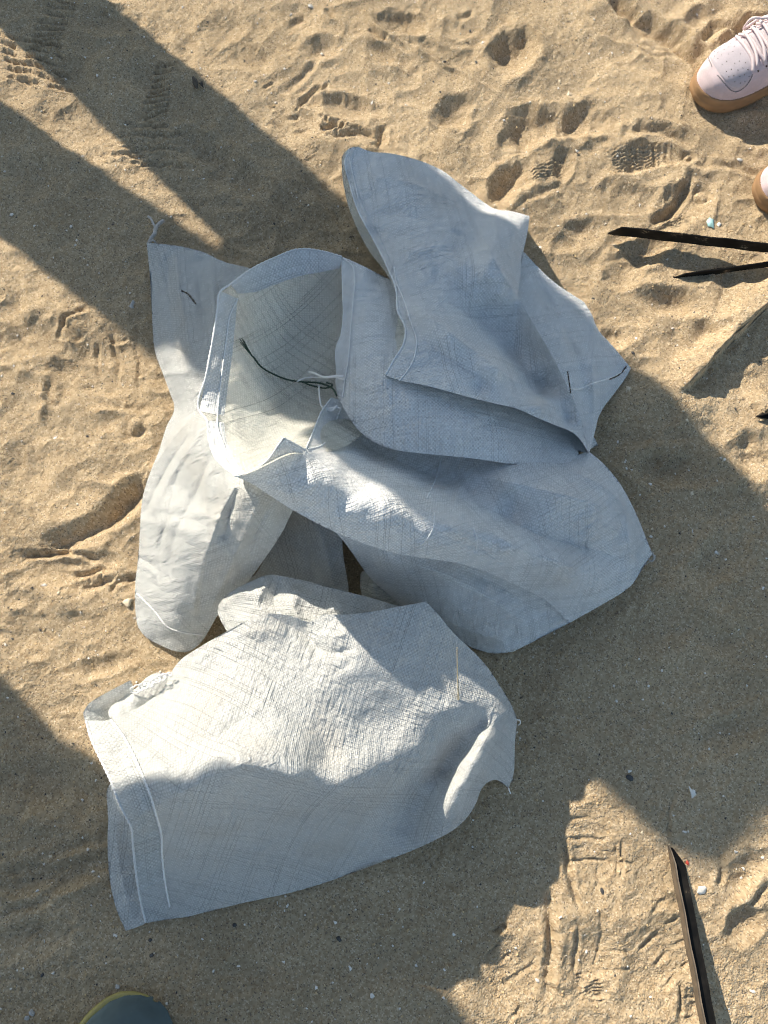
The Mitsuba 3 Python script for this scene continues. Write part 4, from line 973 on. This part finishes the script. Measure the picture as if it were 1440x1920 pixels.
def hand(wrist, way, side, r=0.0095):
    """Palm, four unequal bent fingers and a thumb, hanging from the wrist."""
    w, d, s = (np.array(x, float) for x in (wrist, way, side))
    n = np.cross(d, s)
    bones = []
    for k, (o, L) in enumerate(((-0.03, 0.072), (-0.01, 0.082), (0.01, 0.078), (0.03, 0.06))):
        k0 = w + d * 0.085 + s * o
        bones.append(((w + s * o * 0.5, 0.018), (k0, 0.013)))
        k1, k2 = k0 + d * L * 0.5 + n * 0.008, k0 + d * L * 0.9 + n * 0.03
        bones += [((k0, r), (k1, r * 0.92)), ((k1, r * 0.92), (k2, r * 0.8))]
    t0, t1, t2 = w + d * 0.03 - s * 0.025, w + d * 0.06 - s * 0.055 + n * 0.012, w + d * 0.09 - s * 0.062 + n * 0.026
    return bones + [((w, 0.022), (t0, 0.015)), ((t0, 0.013), (t1, 0.011)), ((t1, 0.011), (t2, 0.009))]


def person(label, J, fwd, shirt, trousers):
    """J: joints in the world; head, neck, two of shoulder, elbow, wrist, hip, knee, ankle; fwd: the way they face."""
    key = thing("person", label, "person")
    f = np.array([fwd[0], fwd[1], 0.0])
    f /= np.linalg.norm(f)
    side = np.cross([0, 0, 1.0], f)
    up = np.array([0, 0, 1.0])
    h, nk = np.array(J["head"]), np.array(J["neck"])
    sk = [((h + up * 0.035 - f * 0.015, 0.088), (h - up * 0.03 + f * 0.012, 0.074)), ((h - up * 0.03 + f * 0.01, 0.074), (h - up * 0.09 + f * 0.035, 0.045)), ((h - up * 0.06, 0.055), (nk, 0.055)),
          ((h + f * 0.09 - up * 0.0, 0.010), (h + f * 0.104 - up * 0.032, 0.014)), ((h + f * 0.082 - up * 0.066 - side * 0.018, 0.008), (h + f * 0.082 - up * 0.066 + side * 0.018, 0.008))]
    for s in (-1, 1):
        sk += [((h + side * s * 0.082 + up * 0.01, 0.012), (h + side * s * 0.082 - up * 0.025, 0.010)), ((h + f * 0.074 + side * s * 0.033 + up * 0.004, 0.014), (h + f * 0.076 + side * s * 0.036 + up * 0.003, 0.013))]
    for s in range(2):
        el, wr = np.array(J["elbow"][s]), np.array(J["wrist"][s])
        sk += [((el, 0.042), (wr, 0.026))] + hand(wr, (wr - el) / np.linalg.norm(wr - el), f if s else -f)
    put(key + "__body", body(sk, 0.012, 6), "skin", smooth=True)
    put(key + "__hair", body([((h + up * 0.05 - f * 0.03, 0.092), (h - up * 0.02 - f * 0.05, 0.075))], 0.02, 4), "hair_dark", smooth=True)
    sh = [np.array(x) for x in J["shoulder"]]
    hp = [np.array(x) for x in J["hip"]]
    hp = [np.array(x) for x in J["hem"]] if "hem" in J else hp
    bones = [((sh[0], 0.075), (sh[1], 0.075)), ((hp[0] + up * 0.04, 0.105), (hp[1] + up * 0.04, 0.105)), ((nk - up * 0.05, 0.07), (0.5 * (hp[0] + hp[1]) + up * 0.15, 0.12))]
    for s in range(2):
        chest = sh[s] * 0.75 + sh[1 - s] * 0.25 - up * 0.16
        bones += [((sh[s], 0.075), (chest, 0.115)), ((chest, 0.115), (hp[s] + up * 0.06, 0.108)), ((sh[s], 0.07), (np.array(J["elbow"][s]), 0.052)), ((chest, 0.11), (0.5 * (hp[0] + hp[1]) + up * 0.2, 0.12))]
    put(key + "__shirt", body(bones), shirt, smooth=True)
    hp = [np.array(x) for x in J["hip"]]
    bones = [((hp[0], 0.11), (hp[1], 0.11))]
    for s in range(2):
        kn, an = np.array(J["knee"][s]), np.array(J["ankle"][s])
        bones += [((hp[s], J.get("thigh", 0.1)), (kn, J.get("kneer", 0.08))), ((kn, J.get("kneer", 0.08)), (an + up * 0.04, 0.062))]
    put(key + "__trousers", body(bones), trousers, smooth=True)
    return key


def acz(a0):
    return lambda c, z, da=0.0: np.r_[AZ * (a0 + da) + NZ * c, z]


q = acz(-1.865)
ka = person("person beyond the upper left corner whose shadow falls across the sacks", {
    "head": q(0.43, 1.79, 0.06), "neck": q(0.40, 1.60, 0.02), "shoulder": [q(0.24, 1.50), q(0.565, 1.48)], "elbow": [q(0.163, 1.285, 0.0), q(0.585, 1.20, 0.0)], "hem": [q(0.165, 0.97), q(0.432, 0.95)], "wrist": [q(0.24, 1.12, 0.20), q(0.535, 1.0, 0.0)],
    "hip": [q(0.165, 0.90), q(0.362, 0.90)], "knee": [q(0.005, 0.45, 0.03), q(0.285, 0.45, 0.03)], "ankle": [q(-0.13, 0.06), q(0.19, 0.06)], "thigh": 0.105, "kneer": 0.09}, AZ, "shirt_grey", "denim_dark")
q = acz(-1.325)
kb = person("person standing beyond the left edge, whose shadow covers the lower left sand", {
    "head": q(-0.50, 1.66, 0.05), "neck": q(-0.51, 1.48, 0.0), "shoulder": [q(-0.68, 1.40), q(-0.345, 1.40)], "elbow": [q(-0.76, 1.16, 0.02), q(-0.226, 1.162, 0.0)], "hem": [q(-0.63, 0.97), q(-0.448, 0.97)], "wrist": [q(-0.68, 1.0, 0.2), q(-0.46, 0.965, 0.0)],
    "hip": [q(-0.63, 0.84), q(-0.475, 0.84)], "knee": [q(-0.69, 0.43, 0.02), q(-0.535, 0.43, 0.02)], "ankle": [q(-0.76, 0.06), q(-0.62, 0.06)], "thigh": 0.088, "kneer": 0.066}, AZ, "shirt_grey", "denim_dark")
for key, (a0, cs) in ((ka, (-1.865, (-0.13, 0.19))), (kb, (-1.325, (-0.76, -0.62)))):
    for c in cs:
        toe = np.r_[AZ * (a0 + 0.2) + NZ * c, 0.0]
        s = Shoe(toe, AZ)
        k = put(key + "__shoe", s.upper(), "suede_blue", smooth=True)
        put(k + "__sole", s.sole_mesh(), "yellow_rubber", smooth=30)

# the one at the right edge: both pale sneakers in the picture
t1, t2 = P(1294, 190, 0.006), P(1404, 367, 0.006)
d1, d2 = (-0.92, -0.42), (-1.0, -0.03)
s1, s2 = Shoe(t1, d1, mirror=1, sole=0.026, flare=0.0045), Shoe(t2, d2, mirror=-1, sole=0.026, flare=0.0045)
an1, an2 = s1.world(np.array([0.06, 0, 0.12])), s2.world(np.array([0.06, 0, 0.12]))
mid = 0.5 * (an1 + an2)
fw = np.array([-0.97, -0.22, 0.0])
sd = np.array([0.22, -0.97, 0.0])
mm = lambda s, z, f=0.0: np.r_[(mid - sd * s * -1.0 + fw * f)[:2], z]
kr = person("person at the right edge in pale pink suede sneakers with tan gum soles", {
    "head": mm(0.0, 1.60, 0.05), "neck": mm(0.0, 1.42), "shoulder": [mm(-0.17, 1.34), mm(0.17, 1.34)], "elbow": [mm(-0.22, 1.08), mm(0.22, 1.08)], "wrist": [mm(-0.21, 0.86, 0.08), mm(0.21, 0.86, 0.08)],
    "hip": [mm(-0.09, 0.82), mm(0.09, 0.82)], "knee": [np.r_[an1[:2] * 0.6 + mm(-0.09, 0)[:2] * 0.4, 0.45], np.r_[an2[:2] * 0.6 + mm(0.09, 0)[:2] * 0.4, 0.45]], "ankle": [np.r_[an1[:2], 0.10], np.r_[an2[:2], 0.10]], "thigh": 0.085, "kneer": 0.06}, fw, "shirt_grey", "denim_dark")
pale_sneaker(kr + "__sneaker", s1)
pale_sneaker(kr + "__sneaker_001", s2)

# the photographer: one blue shoe in the lower left corner
t3 = P(289, 1857, 0.012)
s3 = Shoe(t3, (0.50, 0.86), sole=0.024, flare=-0.0005, shift=-0.006, scale=1.42, toe_drop=0.8)
an3 = s3.world(np.array([0.06, 0, 0.12]))
s4 = Shoe(an3 + np.array([0.46, -0.06, 0]) - np.array([0, 0, an3[2]]) + np.array([0.05, 0.02, 0]), (0.25, 0.97), sole=0.028, flare=0.009, scale=1.06, mirror=-1)
an4 = s4.world(np.array([0.06, 0, 0.12]))
m0 = 0.5 * (an3 + an4)
pm = lambda s, z, b=0.0: np.array([m0[0] + s, m0[1] - 0.10 + b, z])
kp = person("photographer at the lower left corner in a blue-grey suede shoe with yellow-green sole", {
    "head": pm(0, 1.62, -0.02), "neck": pm(0, 1.44, -0.06), "shoulder": [pm(-0.18, 1.37, -0.06), pm(0.18, 1.37, -0.06)], "elbow": [pm(-0.25, 1.10, -0.06), pm(0.25, 1.10, -0.06)], "wrist": [pm(-0.23, 0.88, -0.04), pm(0.23, 0.88, -0.04)],
    "hip": [pm(-0.1, 0.85, -0.08), pm(0.1, 0.85, -0.08)], "knee": [np.array([an3[0] * 0.6 + (m0[0] - 0.1) * 0.4, an3[1] - 0.03, 0.45]), np.array([an4[0] * 0.6 + (m0[0] + 0.1) * 0.4, an4[1] - 0.03, 0.45])], "ankle": [np.r_[an3[:2], 0.11], np.r_[an4[:2], 0.11]], "thigh": 0.095, "kneer": 0.07}, (0.1, 1), "shirt_grey", "denim_dark")
for s in (s3, s4):
    k = put(kp + "__shoe", s.upper(), "suede_blue_dark", smooth=True)
    put(k + "__sole", s.sole_mesh(), "yellow_rubber", smooth=30)
    put(k + "__toe_panel", s.overlay(ellipse_rows(0.150, 0.258, 24, 156), 0.0014), "suede_blue", smooth=True, label="lighter blue-grey suede toe panel")
    put(k + "__toe_seam", join([s.line([(x, a) for x, a, b in ellipse_rows(0.147, 0.262, 20, 160)], 0.0009, 0.0005), s.line([(x, b) for x, a, b in ellipse_rows(0.147, 0.262, 20, 160)], 0.0009, 0.0005)]), "suede_blue_dark", smooth=True)

# ------------------------------------------------------------------ shells, pebbles and grit
def lump(size, flat, seed, sub=1, sharp=0.6, stretch=1.4):
    size = size * 0.62
    r = np.random.default_rng(seed)
    m = trimesh.creation.icosphere(sub, 1.0)
    v = np.array(m.vertices)
    v = v * (1 + sharp * (meshkit.noise(v * 1.3 + seed * 7.1, seed) - 0.5) * 2)[:, None]
    v = v * np.array([stretch, 1.0, flat]) * size
    a = r.uniform(0, 6.28)
    R = trimesh.transformations.rotation_matrix(a, [0, 0, 1]) @ trimesh.transformations.rotation_matrix(r.uniform(-0.5, 0.5), [1, 0, 0])
    m.vertices = v @ R[:3, :3].T
    return m


def flake(size, seed, n=7, thick=0.0012):
    """A broken, slightly domed flake."""
    r = np.random.default_rng(seed)
    a = np.sort(r.uniform(0, 6.28, n))
    rad = size * r.uniform(0.65, 1.15, n)
    o = np.c_[np.cos(a) * rad * 1.3, np.sin(a) * rad]
    dome = size * 0.35
    v = np.vstack([np.c_[o, np.zeros(n)], np.c_[o * 0.55, np.full(n, dome * 0.8)], [[0, 0, dome]], np.c_[o * 0.96, np.full(n, -thick)], [[0, 0, -thick]]])
    i = np.arange(n)
    j = (i + 1) % n
    f = np.vstack([np.stack([i, j, n + j], 1), np.stack([i, n + j, n + i], 1), np.stack([n + i, n + j, np.full(n, 2 * n)], 1), np.stack([2 * n + 1 + i, j, i], 1), np.stack([2 * n + 1 + i, 2 * n + 1 + j, j], 1), np.stack([2 * n + 1 + j, 2 * n + 1 + i, np.full(n, 3 * n + 1)], 1)])
    m = trimesh.Trimesh(v, f, process=False)
    R = trimesh.transformations.rotation_matrix(r.uniform(0, 6.28), [0, 0, 1]) @ trimesh.transformations.rotation_matrix(r.uniform(-0.5, 0.5), [1, 0.4, 0])
    m.apply_transform(R)
    return m


def lay(m, x, y, sink=0.3):
    g = sand_mm(np.array([float(x)]), np.array([float(y)]))[0] / 1000.0
    p = P(x, y, g)
    lo, hi = m.bounds[:, 2]
    m.apply_translation([p[0], p[1], g - lo - sink * (hi - lo)])
    return m


single("shell_chip", lay(flake(0.0085, 1), 1333, 418), "chip_blue", "pale turquoise chip of shell by the right-hand sneaker", "shell chip")
single("shell_chip", lay(flake(0.0050, 2), 1348, 421), "shell_white", "small white chip touching the turquoise one", "shell chip")
single("plastic_chip", lay(flake(0.0030, 3), 1288, 1618), "chip_red", "tiny red chip on the shaded sand beside the lower right stake", "plastic chip")
single("pebble", lay(lump(0.0060, 0.7, 4), 583, 13), "shell_grey", "grey pebble with a sharp shadow at the top of the picture", "pebble")
single("bark_scrap", lay(join([lump(0.007, 0.5, 5, 2, 0.6, 2.6), flake(0.006, 6).apply_translation([0.012, -0.006, 0.002])]), 366, 154), "straw_dark", "dark curled scrap on the sand in the shadow at the upper left", "scrap")
single("shell_fragment", lay(flake(0.0075, 7), 241, 1128), "shell_cream", "cream shell fragment close to the left sack's bottom end", "shell fragment")
single("shell_fragment", lay(flake(0.0080, 8), 248, 571), "shell_grey", "thin translucent shell fragment left of the left sack", "shell fragment")
single("shell_fragment", lay(flake(0.0062, 9), 1067, 178), "shell_cream", "cream shell fragment in the big footprint at the upper right", "shell fragment")
single("pebble", lay(lump(0.0048, 0.7, 10), 1386, 300), "shell_grey", "greenish grey pebble above the lower sneaker", "pebble")
single("pebble", lay(lump(0.0030, 0.8, 11, stretch=1.1), 1281, 771), "shell_cream", "little cream pebble beside the tip of the half-buried stake", "pebble")
single("shell_fragment", lay(flake(0.0060, 12), 1179, 728), "shell_cream", "oval shell fragment under the right corner of the upper right sack", "shell fragment")
single("pebble", lay(lump(0.0065, 0.55, 13), 1180, 1459), "pebble_dark", "dark pebble on the shaded sand in the lower right", "pebble")
single("shell_fragment", lay(flake(0.0075, 14), 1294, 1486), "shell_white", "white angular shell fragment in the shade above the lower right stake", "shell fragment")
single("shell_fragment", lay(flake(0.0065, 15), 1316, 1668), "shell_white", "white shell fragment on sunlit sand right of the lower right stake", "shell fragment")
single("pebble", lay(lump(0.0048, 0.7, 16), 51, 1908), "shell_grey", "grey pebble in the bottom left corner, lower of two", "pebble")
single("pebble", lay(lump(0.0055, 0.7, 17), 61, 1900), "shell_grey", "grey pebble in the bottom left corner, upper of two", "pebble")
single("pebble", lay(lump(0.0040, 0.8, 18), 221, 1850), "shell_grey", "small pale pebble just above the blue shoe", "pebble")
single("pebble", lay(lump(0.0045, 0.7, 19), 635, 1760), "pebble_dark", "small dark pebble in the wide shade under the bottom sack", "pebble")
single("leaf_scrap", lay(lump(0.0035, 0.4, 20, 1, 0.3, 2.4), 1129, 1671), "pebble_dark", "tiny dark leaf scrap on the sunlit print left of the lower right stake", "leaf scrap")
sml = [(545, 28, 0), (697, 192, 0), (705, 158, 2), (728, 156, 0), (834, 116, 2), (826, 173, 2), (788, 68, 0), (881, 58, 2), (905, 80, 0), (893, 117, 2), (605, 102, 0), (696, 103, 0), (1104, 101, 0), (1075, 140, 0), (1081, 283, 0), (1199, 385, 0), (1135, 420, 0), (1050, 153, 1), (1013, 465, 0), (1193, 635, 0), (1153, 622, 1), (1112, 560, 2),
       (1187, 662, 2), (1288, 788, 1), (1219, 908, 0), (1297, 925, 1), (1345, 901, 0), (1173, 863, 0), (1173, 880, 0), (1222, 992, 1), (1298, 996, 0), (1430, 1103, 0), (1388, 1217, 1), (1344, 1037, 0), (1180, 1444, 0), (1283, 1560, 0), (1181, 1563, 0), (1203, 1560, 1), (1380, 1596, 0), (1430, 1608, 0), (1412, 1860, 0), (1392, 1629, 0), (1182, 1905, 0), (1050, 1720, 0), (1007, 1836, 0),
       (519, 1693, 0), (517, 1738, 1), (540, 1700, 0), (629, 1730, 0), (714, 1658, 1), (755, 1738, 0), (850, 1752, 0), (817, 1690, 1), (657, 1815, 0), (780, 1811, 0), (797, 1842, 1), (831, 1870, 0), (834, 1818, 0), (698, 1866, 0), (531, 1804, 0), (448, 1812, 0), (593, 1852, 0),
       (181, 25, 0), (206, 27, 0), (371, 50, 0), (376, 129, 0), (160, 109, 0), (203, 236, 1), (130, 403, 1), (66, 424, 0), (133, 425, 0), (103, 493, 1), (141, 460, 0), (91, 521, 0), (22, 402, 0), (310, 97, 0), (204, 110, 0), (154, 293, 0), (104, 821, 0), (163, 646, 0), (164, 818, 2), (24, 738, 2), (60, 1102, 2), (83, 1098, 0), (36, 1124, 2), (21, 1143, 2), (110, 1112, 1), (40, 1271, 0), (83, 1620, 0), (71, 1670, 0), (176, 1635, 0), (95, 1605, 1),
       (84, 1765, 0), (99, 1825, 0), (79, 1828, 2), (248, 1780, 1), (282, 1762, 2), (285, 1791, 2), (440, 1734, 2), (214, 1754, 0)]
for k, (x, y, c) in enumerate(sml):
    s = 0.0016 + 0.0018 * np.random.default_rng(100 + k).random()
    if c == 2:
        single("dark_pebble", lay(lump(s * 1.1, 0.75, 200 + k), x, y), "pebble_dark", "small dark pebble scattered on the sand", "pebble", "small dark pebbles")
    else:
        single("shell_bit", lay(flake(s, 200 + k, 6), x, y), ("shell_white", "shell_cream")[c], "small pale shell bit scattered on the sand", "shell bit", "small pale shell bits")


def scatter(n, seed, lo, hi, flat):
    r = np.random.default_rng(seed)
    x, y = r.uniform(-0.8, 0.8, n), r.uniform(-0.5, 1.3, n)
    px, py = PX(x, y)
    z = sand_mm(px, py) / 1000.0
    base = trimesh.creation.icosahedron()
    s = lo + (hi - lo) * r.random(n) ** 3
    rot = trimesh.transformations.random_rotation_matrix
    vs, fs = [], []
    th = r.uniform(0, 6.28, n)
    V = np.array(base.vertices)
    jit = 1 + 0.5 * (r.random((n, len(V))) - 0.5)
    st = r.uniform(0.7, 1.6, n)
    v = V[None] * jit[..., None] * s[:, None, None]
    v[..., 0] *= st[:, None]
    v[..., 2] *= flat
    c, sn = np.cos(th)[:, None], np.sin(th)[:, None]
    X, Y = v[..., 0] * c - v[..., 1] * sn, v[..., 0] * sn + v[..., 1] * c
    v = np.stack([X + x[:, None], Y + y[:, None], v[..., 2] + z[:, None] + 0.25 * s[:, None] * flat], -1)
    f = base.faces[None] + (np.arange(n) * len(V))[:, None, None]
    return trimesh.Trimesh(v.reshape(-1, 3), f.reshape(-1, 3), process=False)


for nm, n, sd_, lo, hi, b, lab in (("shell_grit", 2600, 1, 0.0005, 0.0019, "shell_white", "fine white shell grit strewn over the sand"), ("dark_grit", 1500, 2, 0.0005, 0.0016, "pebble_dark", "fine dark grit strewn over the sand"), ("sand_crumbs", 15000, 3, 0.0006, 0.0018, "sand_grain", "coarse tan grains and crumbs of the sand surface")):
    if b == "sand_grain":
        plain("sand_grain", [0.50, 0.38, 0.22], 0.9, 0.4, 400.0)
    scene[nm] = mikit.ply(scatter(n, sd_, lo, hi, 0.8), b)
    labels[nm] = {"label": lab, "category": "grit", "kind": "stuff"}
